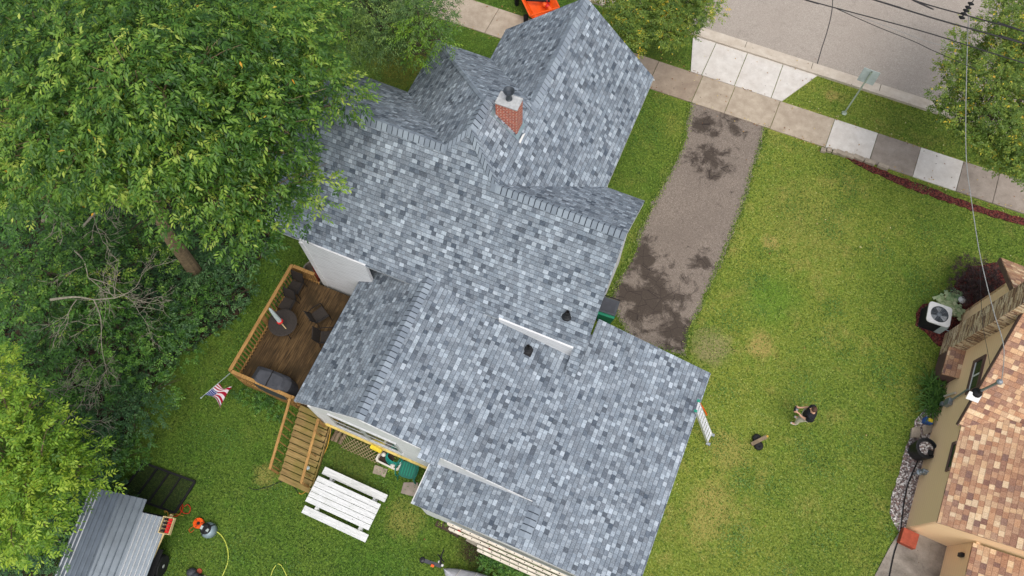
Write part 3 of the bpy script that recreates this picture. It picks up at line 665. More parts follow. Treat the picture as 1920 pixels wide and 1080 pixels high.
st = thing('deck_steps', 'mossy timber steps with two handrails going down to the back lawn', 'steps', (-9.2, 2, 0))
TL, TR = Vector((-9.88, 3.3, 0)), Vector((-8.72, 3.3, 0)); nst = 12
sdir = Vector((.125, -1)).normalized() * .0
for k in range(nst):
    t = k / nst; y = 3.36 - .218 * k; z = dz - .02 - .066 * k; xo = .028 * k
    mb = MB(); mb.box(-9.84 + xo, -8.6 + xo, y - .196, y, z - .045, z, tint=0)
    q = mb.build('tread', M['step_wood'], st, bevel=.008)
for xx in (-9.86, -8.6):
    mb = MB(); mb.prism([(xx, 3.35, dz - .1), (xx + .33, .78, .02), (xx + .33, .78, -.1), (xx, 3.35, dz - .35)], .04, (1, 0, 0)); mb.build('stringer', M['step_wood'], st)
for xx, ya in ((-9.96, 3.36), (-8.72, 3.0)):
    mb = MB(); mb.beam((xx, ya, dz + .92 - (3.36 - ya) * .3), (xx + .3, .95, 1.0), .09, .04); mb.build('handrail', M['deck_rail'], st)
    for k in range(9 if xx < -9.5 else 3):
        t = (k + .5) / (9 if xx < -9.5 else 3); y = ya + (.95 - ya) * t; x = xx + .3 * t; zz = dz + .92 + (1.0 - dz - .92) * t
        mb = MB(); mb.box(x - .018, x + .018, y - .018, y + .018, max(.02, zz - 1.0), zz - .02); mb.build('baluster', M['deck_rail'], st)
part_box('post', -8.75, -8.67, 2.98, 3.06, .1, 1.75, 'deck_rail', st); part_box('post', -8.46, -8.38, .92, 1.0, 0, 1.0, 'deck_rail', st); part_box('post', -9.7, -9.62, .92, 1.0, 0, 1.0, 'deck_rail', st)
part_box('side_board', -8.9, -8.86, 2.98, 3.5, .9, 1.0, 'deck_rail', st)

# ---------------------------------------------------------------- neighbour's house (own frame, turned 2.3 degrees)
NB0 = Vector((11.31, 7.82, 0)); NBR = Matrix.Rotation(R(-2.3), 4, 'Z'); NBM = Matrix.Translation(NB0) @ NBR
nb = thing('beige_neighbour_house', 'beige sided house with a brown shingle roof and big stone chimney', 'house', NB0)
W_ = lambda x, y, z: NBM @ Vector((x, y, z))
def nbpoly(name, pts, mat, t=.06, par=nb, down=(0, 0, -1)):
    d = NBR @ Vector(down); mb = MB(); mb.prism([W_(*p) for p in pts], t, d); return mb.build(name, M[mat], par)
def nbbox(name, x0, x1, y0, y1, z0, z1, mat, par=nb):
    mb = MB(); mb.box(x0, x1, y0, y1, z0, z1, NBM); return mb.build(name, M[mat], par)
EZ = 2.35; gy0, gy1 = 3.38, 10.15; gyc = (gy0 + gy1) / 2; gp = .74; gz = EZ + gp * (gyc - gy0)
mp = .45                                           # pitch of the long roof
nbpoly('wall', [(0, 0, 0), (0, 8.85, 0), (0, 8.85, EZ + gp * (gy1 - 8.85) - .1), (0, gyc, gz - .12), (0, gy0 + .1, EZ - .16), (0, 0, EZ - .16)], 'beige_siding', .12, down=(1, 0, 0))
nbpoly('wall', [(0.005, 0, 0), (3, 0, 0), (3, 0, 3.4), (.005, 0, 2.2)], 'beige_siding', .12, down=(0, 1, 0))
nbpoly('wall', [(0, 8.85, 0), (14, 8.85, 0), (14, 8.85, EZ + .5), (0, 8.85, EZ + .5)], 'beige_siding', .12, down=(0, -1, 0))
nbpoly('wall', [(1.42, -.005, 0), (1.42, -8, 0), (1.42, -8, 1.92), (1.42, -.005, 1.92)], 'beige_siding', .12, down=(1, 0, 0))
ex = -.02
# long roof: west slope, with the gable roof crossing it in the north
fm = lambda x: EZ - .05 + mp * (x - ex)
nbpoly('roof_slope', [(ex, -.08, fm(ex)), (9, -.08, fm(9)), (9, gy0 + .6, fm(9)), (ex, gy0 + .6, fm(ex))], 'brown_shingle')
gx0 = -.12
nbpoly('roof_slope', [(gx0, gy0, EZ), (14, gy0, EZ), (14, gyc, gz), (gx0, gyc, gz)], 'brown_shingle', .08)
nbpoly('roof_slope', [(gx0, gy1, EZ), (14, gy1, EZ), (14, gyc, gz), (gx0, gyc, gz)], 'brown_shingle', .08)
for a, b in (((gx0, gy0, EZ), (gx0, gyc, gz)), ((gx0, gy1, EZ), (gx0, gyc, gz))):
    mb = MB(); mb.beam(W_(*a) - Vector((0, 0, .16)), W_(*b) - Vector((0, 0, .16)), .03, .17); mb.build('barge_board', M['brown_trim'], nb)
lw = lambda x: 1.98 + .42 * (x - 1.3)
nbpoly('roof_slope', [(1.3, -8, lw(1.3)), (9, -8, lw(9)), (9, -.1, lw(9)), (1.3, -.1, lw(1.3))], 'brown_shingle')
# chimney: two stepped shafts of ledge stone
cs = nbbox('stone_chimney', -.42, .6, 6.72, 7.68, 0, 6.6, 'ledge_stone')
mb = MB(); mb.box(-.5, .68, 6.64, 7.76, 6.6, 6.75, NBM); mb.build('chimney_crown', M['concrete_cap'], cs)
# small shingled lean-to below the chimney
ln = nbbox('utility_bump_out', -.42, -.001, 5.62, 6.66, 0, .96, 'brown_trim')
nbpoly('small_roof', [(-.52, 5.55, .98), (-.002, 5.55, 1.18), (-.002, 6.7, 1.18), (-.52, 6.7, .98)], 'brown_shingle', .05, ln)
# windows on the west wall
N0 = W_(-.01, 0, 0); NN = NBR @ Vector((1, 0, 0)); inv = NBM.inverted()
def nbwin(u0v0, name='window', frame='brown_trim', grow=0):
    ps = [inv @ onplane(u, v, N0, NN) for u, v in u0v0]; ys = [p.y for p in ps]; zs = [p.z for p in ps]
    return sum(sorted(ys)[:2]) / 2, sum(sorted(ys)[-2:]) / 2, sum(sorted(zs)[:2]) / 2, sum(sorted(zs)[-2:]) / 2
y0, y1, z0, z1 = nbwin([(1828, 677), (1849, 665), (1835, 730), (1811, 740)])
mb = MB(); t_ = .11
mb.box(-.05, .02, y0, y1, z0 - .02, z0 + t_, NBM); mb.box(-.05, .02, y0, y1, z1 - t_, z1, NBM); mb.box(-.05, .02, y0, y0 + t_, z0 + t_, z1 - t_, NBM); mb.box(-.05, .02, y1 - t_, y1, z0 + t_, z1 - t_, NBM)
w = mb.build('window', M['brown_trim'], nb)
mb = MB(); mb.box(-.025, .01, y0 + t_, y1 - t_, z0 + t_, z0 + t_ + .06, NBM); mb.box(-.025, .01, (y0 + y1) / 2 - .03, (y0 + y1) / 2 + .03, z0 + t_ + .06, z1 - t_, NBM); mb.build('sash', M['white_trim'], w)
mb = MB(); mb.box(-.012, .005, y0 + t_, y1 - t_, z0 + t_, z1 - t_, NBM); mb.build('pane', M['glass'], w)
mb = MB(); mb.box(-.05, .01, 1.75, 2.8, 1.98, 2.06, NBM); mb.box(-.05, .01, 1.75, 1.85, 2.06, 2.26, NBM); mb.box(-.05, .01, 2.7, 2.8, 2.06, 2.26, NBM); w = mb.build('window', M['brown_trim'], nb)
mb = MB(); mb.box(-.02, .005, 1.85, 2.7, 2.06, 2.25, NBM); mb.build('pane', M['glass'], w)
# service mast on the roof, with elbow, weatherhead and boot
p1, p2 = at(1870, 718, 4.2), at(1912, 692, 4.95)
fg = lambda x, y: EZ + gp * (y - gy0)
q = inv @ p1; base_ = W_(q.x, q.y, fg(q.x, q.y))
mast = thing('service_mast', 'grey electrical mast with weatherhead standing on the brown roof', 'electrical mast', base_)
mb = MB(); mb.tube([base_ - Vector((0, 0, .1)), base_ + Vector((.02, .02, 1.15))], .045, 12); mb.build('mast_pipe', M['steel'], mast)
mb = MB(); mb.lathe(base_, [(.17, -.06), (.15, .03), (.08, .1), (.06, .22)], 16); mb.build('boot', M['rubber'], mast)
mb = MB(); mb.box(-.2, .2, -.14, .14, -.0, .012, Matrix.Translation(base_ + Vector((-.05, -.16, -.1))) @ Matrix.Rotation(math.atan(gp), 4, 'X')); mb.build('boot_flashing', M['white_trim'], mast)
mtop = base_ + Vector((.02, .02, 1.15)); mb = MB(); mb.lathe(mtop, [(.05, 0), (.09, .02), (.1, .08), (.06, .14), (0, .15)], 14); mb.build('weatherhead', M['steel'], mast)
# conduit and meter on the wall
y0c = 4.55
mc = thing('electric_meter', 'grey electric meter and conduit on the beige wall below the eave', 'meter', W_(-.1, 4.6, 0))
mb = MB(); mb.tube([W_(-.07, 4.62, 1.15), W_(-.07, 4.75, 2.2)], .035, 10); mb.build('conduit', M['steel'], mc)
mb = MB(); mb.box(-.16, -.01, 4.45, 4.72, .85, 1.2, NBM); mb.build('meter_box', M['steel'], mc, bevel=.015)
mb = MB(); mb.box(-.13, -.01, 4.6, 4.74, .45, .62, NBM); mb.build('junction_box', M['steel'], mc, bevel=.01)
mb = MB(); mb.tube([W_(-.06, 4.66, .62), W_(-.06, 4.66, .86)], .025, 8); mb.build('conduit', M['steel'], mc)
mb = MB(); mb.tube([W_(-.05, 5.0, .5), W_(-.05, 4.9, 1.3)], .04, 8); o = mb.build('wall_spigot', M['cream_trim']); tag(o, 'small cream outlet cover on beige wall beside the electric meter', 'spigot')
mb = MB(); p = at(1743, 788, .3); mb.box(-.14, .14, -.1, .1, 0, .3, Matrix.Translation(Vector((p.x, p.y, 0)))); o = mb.build('paint_can_box', M['blue'], bevel=.02); tag(o, 'small blue box with yellow top on the gravel by the wall', 'box')
o['_b'] = (0, 0, 0); mb = MB(); mb.box(-.06, .1, -.06, .06, .3, .36, Matrix.Translation(Vector((p.x, p.y, 0)))); mb.build('lid', M['yellow'], o)
tag(sheet('flat_stone', pxs([(1727, 800), (1745, 795), (1750, 810), (1730, 816)]), M['stone_block'], .09, .09), 'tan flat stone lying beside the blue box on gravel', 'stone')
tag(sheet('flat_stone', jag(pxs([(1708, 803), (1724, 800), (1722, 822), (1706, 822)]), .15, .03, 9), M['stone_block'], .1, .1), 'rounded grey stone at the lawn edge above the black barrel', 'stone')
# rain barrel / planter full of white pebbles
bb = at(1718, 848, 0); bt = thing('black_barrel_planter', 'round black barrel filled with white pebbles against the beige wall', 'planter', bb)
mb = MB(); mb.lathe(bb, [(.3, 0), (.33, .1), (.36, .5), (.37, .78), (.33, .78), (.32, .7), (0, .7)], 28); mb.build('barrel', M['black'], bt, smooth=False)
mb = MB(); mb.lathe(bb + Vector((0, 0, .7)), [(.24, 0), (.24, .04), (.2, .07), (0, .08)], 20); mb.build('pebbles', M['gravel'], bt)
mb = MB(); mb.box(.06, .22, -.2, -.02, .7, .8, Matrix.Translation(bb)); mb.build('pump_box', M['rubber'], bt)
# gas meter
gb = at(1722, 890, 0); gm = thing('gas_meter', 'grey gas meter with pipes on the gravel by the beige wall', 'meter', gb)
mb = MB(); mb.box(-.13, .13, -.09, .09, .35, .62, Matrix.Translation(gb)); mb.build('meter_body', M['steel'], gm, bevel=.03)
mb = MB(); mb.lathe(gb + Vector((-.16, -.06, .4)), [(.0, 0), (.1, .02), (.11, .06), (.05, .1), (.04, .16), (0, .17)], 16); mb.build('regulator', M['steel'], gm)
mb = MB(); mb.tube([gb + Vector((-.1, 0, 0)), gb + Vector((-.1, 0, .66)), gb + Vector((.1, 0, .7)), gb + Vector((.28, .05, .7)), gb + Vector((.3, .05, .1))], .022, 8); mb.build('pipe', M['steel'], gm)
mb = MB(); mb.tube([gb + Vector((-.2, -.1, 0)), gb + Vector((-.17, -.06, .42))], .02, 8); mb.build('pipe', M['steel'], gm)
# terracotta step box, wall lamp, cords
mb = MB(); rb = at(1706, 1009, .3); mb.box(-.27, .27, -.27, .27, 0, .3, Matrix.Translation(Vector((rb.x, rb.y, 0))) @ Matrix.Rotation(R(-4), 4, 'Z'))
tag(mb.build('terracotta_box', M['terracotta'], bevel=.015), 'flat topped reddish box at the corner of the beige house', 'box')
mb = MB(); mb.box(1.3, 1.41, -.5, -.36, 1.15, 1.4, NBM); mb.build('wall_lamp', M['black'], nb, bevel=.02)
def edging(pts, r, mat, name, label, cat, z=.04):
    mb = MB(); mb.tube(curve_pts([at(u, v, z) for u, v in pts], 6), r, 6); return tag(mb.build(name, mat), label, cat)
edging([(1725, 855), (1712, 885), (1702, 910), (1694, 950), (1688, 1000), (1676, 1040), (1666, 1090)], .022, M['rubber'], 'drain_hose', 'black hose running along the gravel and patio by the beige wall', 'hose', .07)
edging([(1760, 1012), (1772, 1008), (1780, 1020), (1770, 1020), (1758, 1014)], .014, M['rubber'], 'coiled_cable', 'dark loop of cable at the inner corner of the beige house', 'cable', .1)

# ---------------------------------------------------------------- air conditioner, lamp, plants by the chimney
ab = at(1733, 602, 0); ab = Vector((ab.x + .2, ab.y + .08, 0)); ac = thing('air_conditioner', 'square grey air conditioner with round fan grille on red mulch', 'air conditioner', ab)
def rsq(h, r, z, n=6):
    out = []
    for cx, cy, a0 in ((h - r, h - r, 0), (-h + r, h - r, 90), (-h + r, -h + r, 180), (h - r, -h + r, 270)):
        for k in range(n + 1):
            a = R(a0 + 90 * k / n); out.append(Vector((cx + r * math.cos(a), cy + r * math.sin(a), z)))
    return out
TM = Matrix.Translation(ab) @ Matrix.Rotation(R(2), 4, 'Z') @ Matrix.Diagonal((1.12, 1.12, .82, 1))
mb = MB(); mb.prism([TM @ p for p in rsq(.36, .1, .82)], .76); body = mb.build('coil_body', M['rubber'], ac)
mb = MB()
lo, hi = [TM @ p for p in rsq(.385, .12, .84)], [TM @ p for p in rsq(.385, .12, .9)]; ring = [TM @ Vector((.29 * math.cos(2 * math.pi * (k + .5) / 28 + R(0)), .29 * math.sin(2 * math.pi * (k + .5) / 28), .905)) for k in range(28)]
mb.add(lo + hi + ring, [(k, (k + 1) % 28, 28 + (k + 1) % 28, 28 + k) for k in range(28)] + [(28 + k, 28 + (k + 1) % 28, 56 + (k + 1) % 28, 56 + k) for k in range(28)]); mb.build('top_cover', M['white_trim'], ac)
mb = MB(); mb.box(.16, .37, -.375, -.34, .06, .84, TM); mb.box(.33, .375, -.36, -.14, .06, .84, TM); mb.build('access_panel', M['sign_back'], ac)
mb = MB(); mb.box(-.37, .37, -.37, .37, 0, .06, TM); mb.build('pad', M['black'], ac)
mb = MB()
for k in range(12):
    r_ = .05 + .0218 * k; mb.tube([TM @ Vector((r_ * math.cos(a), r_ * math.sin(a), .91 + .02 * (1 - r_ / .29))) for a in [2 * math.pi * j / 24 for j in range(25)]], .004, 4, False)
for k in range(10):
    a = 2 * math.pi * k / 10; mb.tube([TM @ Vector((.05 * math.cos(a), .05 * math.sin(a), .93)), TM @ Vector((.29 * math.cos(a), .29 * math.sin(a), .908))], .004, 4)
mb.build('fan_grille', M['steel'], ac)
mb = MB(); mb.lathe(TM @ Vector((0, 0, .8)), [(.0, 0), (.085, .0), (.085, .08), (0, .09)], 20); mb.build('fan_hub', M['steel'], ac)
for k in range(3):
    a0 = R(200 + 120 * k); mb = MB()
    mb.prism([TM @ Vector((r_ * math.cos(a), r_ * math.sin(a), .83 + .05 * (a - a0))) for r_, a in ((.08, a0), (.27, a0 - .05), (.275, a0 + .35), (.26, a0 + .75), (.08, a0 + .5))], .006); mb.build('fan_blade', M['alu'], ac)
mb = MB(); mb.tube(curve_pts([ab + Vector((.38, -.25, .3)), ab + Vector((.6, -.3, .32)), ab + Vector((.85, -.3, .4))]), .02, 6); mb.build('refrigerant_line', M['steel'], ac)
lb = at(1806, 561, .35); lb = Vector((lb.x, lb.y, 0)); lp = thing('garden_lamp', 'small white mushroom lamp beside the hostas', 'lamp', lb)
mb = MB(); mb.tube([lb, lb + Vector((0, 0, .3))], .02, 8); mb.build('stem', M['white_trim'], lp)
mb = MB(); mb.lathe(lb + Vector((0, 0, .28)), [(.15, 0), (.14, .03), (.09, .08), (.05, .1), (.045, .13), (0, .13)], 20); mb.build('lamp_shade', M['white_trim'], lp)

# ---------------------------------------------------------------- sign, wires
sb = at(1583, 212, 0); sg = thing('street_sign', 'blank grey back of a square sign on a leaning green steel post', 'sign', sb)
stp = sb + Vector((.03, .02, 2.75))
mb = MB(); mb.beam(sb, stp, .06, .035, (0, 1, 0)); mb.build('post', M['post_green'], sg)
mb = MB(); sm = Matrix.Translation(stp + Vector((.0, .045, -.34))) @ Matrix.Rotation(R(-3), 4, 'Z') @ Matrix.Rotation(R(-4), 4, 'X')
mb.box(-.33, .33, -.012, .012, -.36, .36, sm); mb.build('sign_panel', M['sign_back'], sg, bevel=.006)
mb = MB(); mb.lathe(stp + Vector((0, 0, -.02)), [(.02, 0), (.02, .03), (0, .03)], 10); mb.build('bolt_cap', M['rubber'], sg)
mb = MB(); mb.lathe(sb, [(.12, 0), (.1, .02), (.0, .03)], 14); mb.build('foot_collar', M['post_green'], sg)
def wire(pts, r, mat, label, z0=8.5, group='overhead utility wires', name='overhead_wire'):
    ps = [at(u, v, z) for u, v, z in pts]
    if pts[-1][0] > 1950: ps = [ps[0] + (ps[0] - ps[1]).normalized() * 25] + ps + [ps[-1] + (ps[-1] - ps[-2]).normalized() * 25]
    mb = MB(); mb.tube(curve_pts(ps, 10), r, 6); return tag(mb.build(name, mat), label, 'wire', group)
wire([(1400, -34, 8.8), (1512, 0, 8.8), (1720, 56, 8.7), (1820, 87, 8.7), (1990, 140, 8.7)], .017, M['wire'], 'thick black overhead wire, lowest over the road, ending in the street tree')
wire([(1560, -24, 8.8), (1640, 0, 8.8), (1760, 37, 8.8), (1920, 82, 8.8), (2010, 112, 8.8)], .023, M['wire'], 'thick black overhead wire, middle one crossing above the road')
wire([(1620, -42, 9), (1713, 0, 9), (1820, 31, 9), (1920, 59, 9), (2010, 90, 9)], .019, M['wire'], 'black overhead wire carrying the connector cluster')
wire([(1568, 16, 8.6), (1640, 48, 8.6), (1712, 77, 8.6), (1752, 96, 8.6), (1830, 130, 8.6)], .011, M['wire'], 'thin dark wire splitting off over the road towards the tree')
wire([(1568, 16, 8.6), (1650, 45, 8.6), (1740, 78, 8.6), (1800, 92, 8.6)], .006, M['wire_grey'], 'hair thin grey wire just above the thin splitting wire')
wtop = mtop + Vector((.05, 0, .08))
wp = [at(1816, 30, 9), at(1814, 80, 8.2), at(1811, 200, 7.2), at(1812, 300, 6.5), at(1822, 380, 6.1), at(1838, 480, 5.7), at(1862, 580, 5.4), at(1882, 650, 5.2), wtop]
mb = MB(); mb.tube(curve_pts(wp, 8), .014, 6); tag(mb.build('service_drop', M['wire_grey']), 'twisted pale service cable running down from the road to the roof mast', 'wire')
mb = MB(); mb.tube(curve_pts([at(1837, 500, 3.8), at(1842, 600, 3.6), at(1852, 660, 3.5), at(1858, 695, 3.4)], 6), .008, 5); tag(mb.build('telephone_wire', M['wire']), 'thin black wire passing over the stone chimney to the eave', 'wire')
cc = thing('wire_connectors', 'cluster of dark wire connectors on the far overhead line', 'connector', at(1812, 22, 9))
for (u, v) in ((1820, 7), (1815, 14), (1811, 20), (1807, 26), (1803, 33)):
    p = at(u, v, 9.05); mb = MB(); mb.tube([p - Vector((.09, -.02, 0)), p, p + Vector((.09, -.04, .03))], [.02, .06, .02], 8); mb.tube([p, p + Vector((.05, .14, .02))], .018, 6); mb.build('connector', M['rubber'], cc)
mb = MB(); mb.tube([at(1820, 7, 9.02), at(1803, 33, 9.02)], .02, 6); mb.build('spacer_arm', M['rubber'], cc)
# kerb-side wall blocks
for i, (u, v) in enumerate([(1544, 281), (1555, 281), (1566, 284), (1577, 287), (1592, 291), (1610, 296), (1631, 303), (1656, 312)]):
    p = at(u, v, .1); wd = .1 if i < 3 else .22
    mb = MB(); mb.box(-wd, wd, -.1, .1, 0, .14 + .02 * (i % 2), Matrix.Translation(Vector((p.x, p.y, 0))) @ Matrix.Rotation(R(rnd.uniform(-7, 4)), 4, 'Z'))
    tag(mb.build('edging_block', M['stone_block'], bevel=.015), 'grey concrete edging block in the row at the pavement edge by the mulch', 'block', 'edging blocks beside the mulch strip')

# ---------------------------------------------------------------- picnic table
def bxm(mb, m, x0, x1, y0, y1, z0, z1, tint=None): return mb.box(x0, x1, y0, y1, z0, z1, m, tint)
pc = (at(603, 893, .45) + at(648, 945, .74)) * .5
c0, c1 = at(600, 895, .74), at(712, 965, .74)
pq = [at(594, 897, .74), at(712, 951, .74), at(693, 990, .74), at(575, 933, .74)]
pc = sum(pq, Vector()) / 4; pdir = (pq[1] - pq[0]).normalized(); pang = math.atan2(pdir.y, pdir.x)
pt = thing('picnic_table', 'white painted picnic table with two attached benches on the back lawn', 'picnic table', (pc.x, pc.y, 0))
PM = Matrix.Translation((pc.x, pc.y, 0)) @ Matrix.Rotation(pang, 4, 'Z')
for k in range(5):
    mb = MB(); y = -.38 + k * .19; bxm(mb, PM, -1.22, 1.22, y - .088, y + .088, .7, .74); mb.build('tabletop_board', M['white_paint'], pt, bevel=.004)
for y in (-.72, .72):
    mb = MB(); bxm(mb, PM, -1.24, 1.24, y - .135, y + .135, .41, .45); mb.build('bench_seat', M['white_paint'], pt, bevel=.005)
for x in (-.85, .85):
    mb = MB(); bxm(mb, PM, x - .045, x + .045, -.85, .85, .34, .41); mb.build('seat_beam', M['white_paint'], pt)
    mb = MB(); bxm(mb, PM, x - .045, x + .045, -.42, .42, .63, .7); mb.build('top_beam', M['white_paint'], pt)
    for s_ in (-1, 1):
        mb = MB(); mb.beam(PM @ Vector((x + .07, s_ * .75, 0)), PM @ Vector((x + .07, s_ * .25, .68)), .09, .04, (1, 0, 0)); mb.build('leg', M['white_paint'], pt)

# ---------------------------------------------------------------- furniture on the deck
def arc(c, r, a0, a1, n=10, z=0): return [Vector((c[0] + r * math.cos(a0 + (a1 - a0) * k / n), c[1] + r * math.sin(a0 + (a1 - a0) * k / n), c[2] + z)) for k in range(n + 1)]
def patio_chair(x, y, a, label):
    t = thing('patio_chair', label, 'chair', (x, y, dz), 'dark patio chairs on the deck'); m = Matrix.Translation((x, y, dz)) @ Matrix.Rotation(a, 4, 'Z')
    mb = MB(); mb.prism([m @ Vector(p) for p in ((-.25, -.24, .4), (.25, -.24, .4), (.23, .24, .38), (-.23, .24, .38))], .025); mb.build('seat', M['dark_mesh'], t)
    mb = MB(); mb.prism([m @ Vector(p) for p in ((-.24, .25, .42), (.24, .25, .42), (.22, .4, .92), (-.22, .4, .92))], .02, m.to_3x3() @ Vector((0, 1, 0))); mb.build('backrest', M['dark_mesh'], t)
    for s_ in (-1, 1):
        mb = MB(); mb.tube([m @ Vector(p) for p in ((s_ * .27, -.25, 0), (s_ * .28, -.25, .6), (s_ * .29, .05, .64), (s_ * .26, .32, .62))], .016, 6); mb.build('armrest', M['rubber'], t)
        mb = MB(); mb.tube([m @ Vector((s_ * .25, .3, 0)), m @ Vector((s_ * .25, .25, .42)), m @ Vector((s_ * .23, .42, .96))], .016, 6); mb.build('leg', M['rubber'], t)
q = at(553, 538, dz + .4); patio_chair(q.x, q.y, R(0), 'dark mesh patio chair nearest the far corner of the deck')
q = at(538, 570, dz + .4); patio_chair(q.x, q.y, R(0), 'dark mesh patio chair between the corner chair and round table')
q = at(600, 590, dz + .4); patio_chair(q.x, q.y, R(150), 'dark patio chair alone in the middle of the deck boards')
q = at(613, 632, dz + .4); patio_chair(q.x, q.y, R(115), 'dark patio chair half under the roof edge')
q = at(530, 605, dz + .7); tb = thing('patio_table', 'round dark patio table by the deck rail', 'table', (q.x, q.y, dz))
mb = MB(); mb.lathe((q.x, q.y, dz + .68), [(.5, 0), (.53, .015), (.53, .03), (.5, .04), (0, .04)], 28); mb.build('tabletop', M['dark_mesh'], tb)
for k in range(4):
    a = R(45 + 90 * k); mb = MB(); mb.tube([(q.x + .42 * math.cos(a), q.y + .42 * math.sin(a), dz), (q.x + .34 * math.cos(a), q.y + .34 * math.sin(a), dz + .68)], .016, 6); mb.build('leg', M['rubber'], tb)
um = thing('closed_parasol', 'closed grey parasol with a red tie leaning over the round table', 'parasol', (q.x, q.y, dz + .72))
b0, b1, b2 = at(536, 616, dz + .75), at(526, 604, dz + 1.15), at(505, 578, dz + 2.1)
mb = MB(); mb.tube([b0, b1], .02, 8); mb.build('pole', M['tan_wood'], um)
mb = MB(); d_ = b2 - b1; mb.tube([b1 + d_ * t for t in (0, .08, .3, .6, .9, 1)], [.045, .085, .08, .07, .05, .02], 9); mb.build('canopy', M['sign_back'], um)
mb = MB(); c_ = b1 + d_ * .06; mb.lathe(c_, [(.1, -.04), (.12, 0), (.1, .05), (.05, .07)], 9); mb.build('tie', M['red'], um)
# covered grill
gq = [at(483, 688, dz + 1.0), at(541, 707, dz + 1.0), at(529, 733, dz + 1.0), at(471, 711, dz + 1.0)]
gc = sum(gq, Vector()) / 4; gr = thing('covered_grill', 'barbecue grill under a dark grey fabric cover on the deck', 'grill', (gc.x, gc.y, dz))
gd = (gq[1] - gq[0]); ga = math.atan2(gd.y, gd.x); GM = Matrix.Translation((gc.x, gc.y, 0)) @ Matrix.Rotation(ga * .3, 4, 'Z')
mb = MB(); lv = []
for z, hx, hy in ((dz + .02, .76, .36), (dz + .45, .74, .35), (dz + .8, .72, .34), (dz + .97, .55, .3), (dz + 1.05, .48, .2)):
    n_ = 28; ring = []
    for k in range(n_):
        a = 2 * math.pi * k / n_; cx = math.copysign(abs(math.cos(a)) ** .45, math.cos(a)) * hx; cy = math.copysign(abs(math.sin(a)) ** .45, math.sin(a)) * hy
        fold = 1 + (.035 * math.sin(5 * a + 2) if z < dz + .9 else 0); ring.append(GM @ Vector((cx * fold, cy * fold, z + rnd.uniform(-.008, .008))))
    lv.append(ring)
vs = sum(lv, []); mb.add(vs, [(i * 28 + k, i * 28 + (k + 1) % 28, (i + 1) * 28 + (k + 1) % 28, (i + 1) * 28 + k) for i in range(4) for k in range(28)] + [tuple(4 * 28 + k for k in range(28))])
mb.build('fabric_cover', M['dark_cover'], gr)
mb = MB(); mb.box(-.02, .02, -.3, .3, dz + 1.035, dz + 1.06, GM); mb.box(-.5, .5, -.305, -.28, dz + .93, dz + .96, GM); mb.build('seam', M['rubber'], gr)
for s_ in (-1, 1):
    mb = MB(); mb.lathe(GM @ Vector((s_ * .55, 0, dz)), [(.05, 0), (.05, .05)], 10); mb.build('wheel', M['rubber'], gr)
# flag on an angled pole at the deck corner
fb = at(431, 700, 1.2); ft = at(377, 746, 2.0); fl = thing('flag', 'striped red and white flag with starred blue corner hanging from an angled pole', 'flag', fb)
mb = MB(); mb.tube([fb, ft], .013, 8); mb.lathe(ft, [(.0, -.03), (.03, 0), (0, .03)], 8); mb.build('flag_pole', M['sign_back'], fl)
def flagmat():
    n = NT('flag_cloth'); uv = n.xyz(n.n('UVMap', uv_map='flag').outputs[0]); st_ = n.math('FLOOR', n.math('MULTIPLY', uv[1], 13))
    odd = n.math('MODULO', st_, 2); c = n.mix(odd, L_(176, 28, 58), L_(238, 228, 232))
    can = n.math('MULTIPLY', n.math('LESS_THAN', uv[0], .4), n.math('GREATER_THAN', uv[1], 6 / 13))
    gx = n.math('FRACT', n.math('ADD', n.math('MULTIPLY', uv[0], 15), 0)); gy = n.math('FRACT', n.math('MULTIPLY', n.math('SUBTRACT', uv[1], 6 / 13), 9.3))
    dx = n.math('SUBTRACT', gx, .5); dy = n.math('SUBTRACT', gy, .5); r2 = n.math('ADD', n.math('MULTIPLY', dx, dx), n.math('MULTIPLY', dy, dy))
    star = n.math('LESS_THAN', r2, .055); c = n.mix(can, c, n.mix(star, L_(36, 56, 130), L_(238, 236, 240))); n.base(c); return n.fin(.75, .2)
fmt = flagmat()
NU, NV = 24, 26; A0, A1 = fb.lerp(ft, .4), fb.lerp(ft, .86)      # hoist edge along the pole; the fly hangs down and drifts to the side
vs = []; uvs = []
for i in range(NU + 1):
    u_ = i / NU
    for j in range(NV + 1):
        v_ = j / NV; hp = A0.lerp(A1, v_)
        fall = Vector((.42, -.05, -.66)) * (u_ * .95) + Vector((.06, -.16, 0)) * math.sin(u_ * 4 + v_ * 3.2) * u_ + Vector((.0, .16 * math.sin(v_ * 6.5) * u_, .0)) + Vector((-.12, -.02, 0)) * (1 - v_) * u_
        vs.append(hp + fall); uvs.append((u_, v_))
mb = MB(); mb.add(vs, [(i * (NV + 1) + j, i * (NV + 1) + j + 1, (i + 1) * (NV + 1) + j + 1, (i + 1) * (NV + 1) + j) for i in range(NU) for j in range(NV)])
fo = mb.build('flag_cloth', fmt, fl, smooth=True); lay = fo.data.uv_layers.new(name='flag')
for p in fo.data.polygons:
    for li in p.loop_indices: lay.data[li].uv = uvs[fo.data.loops[li].vertex_index]
so_ = fo.modifiers.new('thickness', 'SOLIDIFY'); so_.thickness = .004
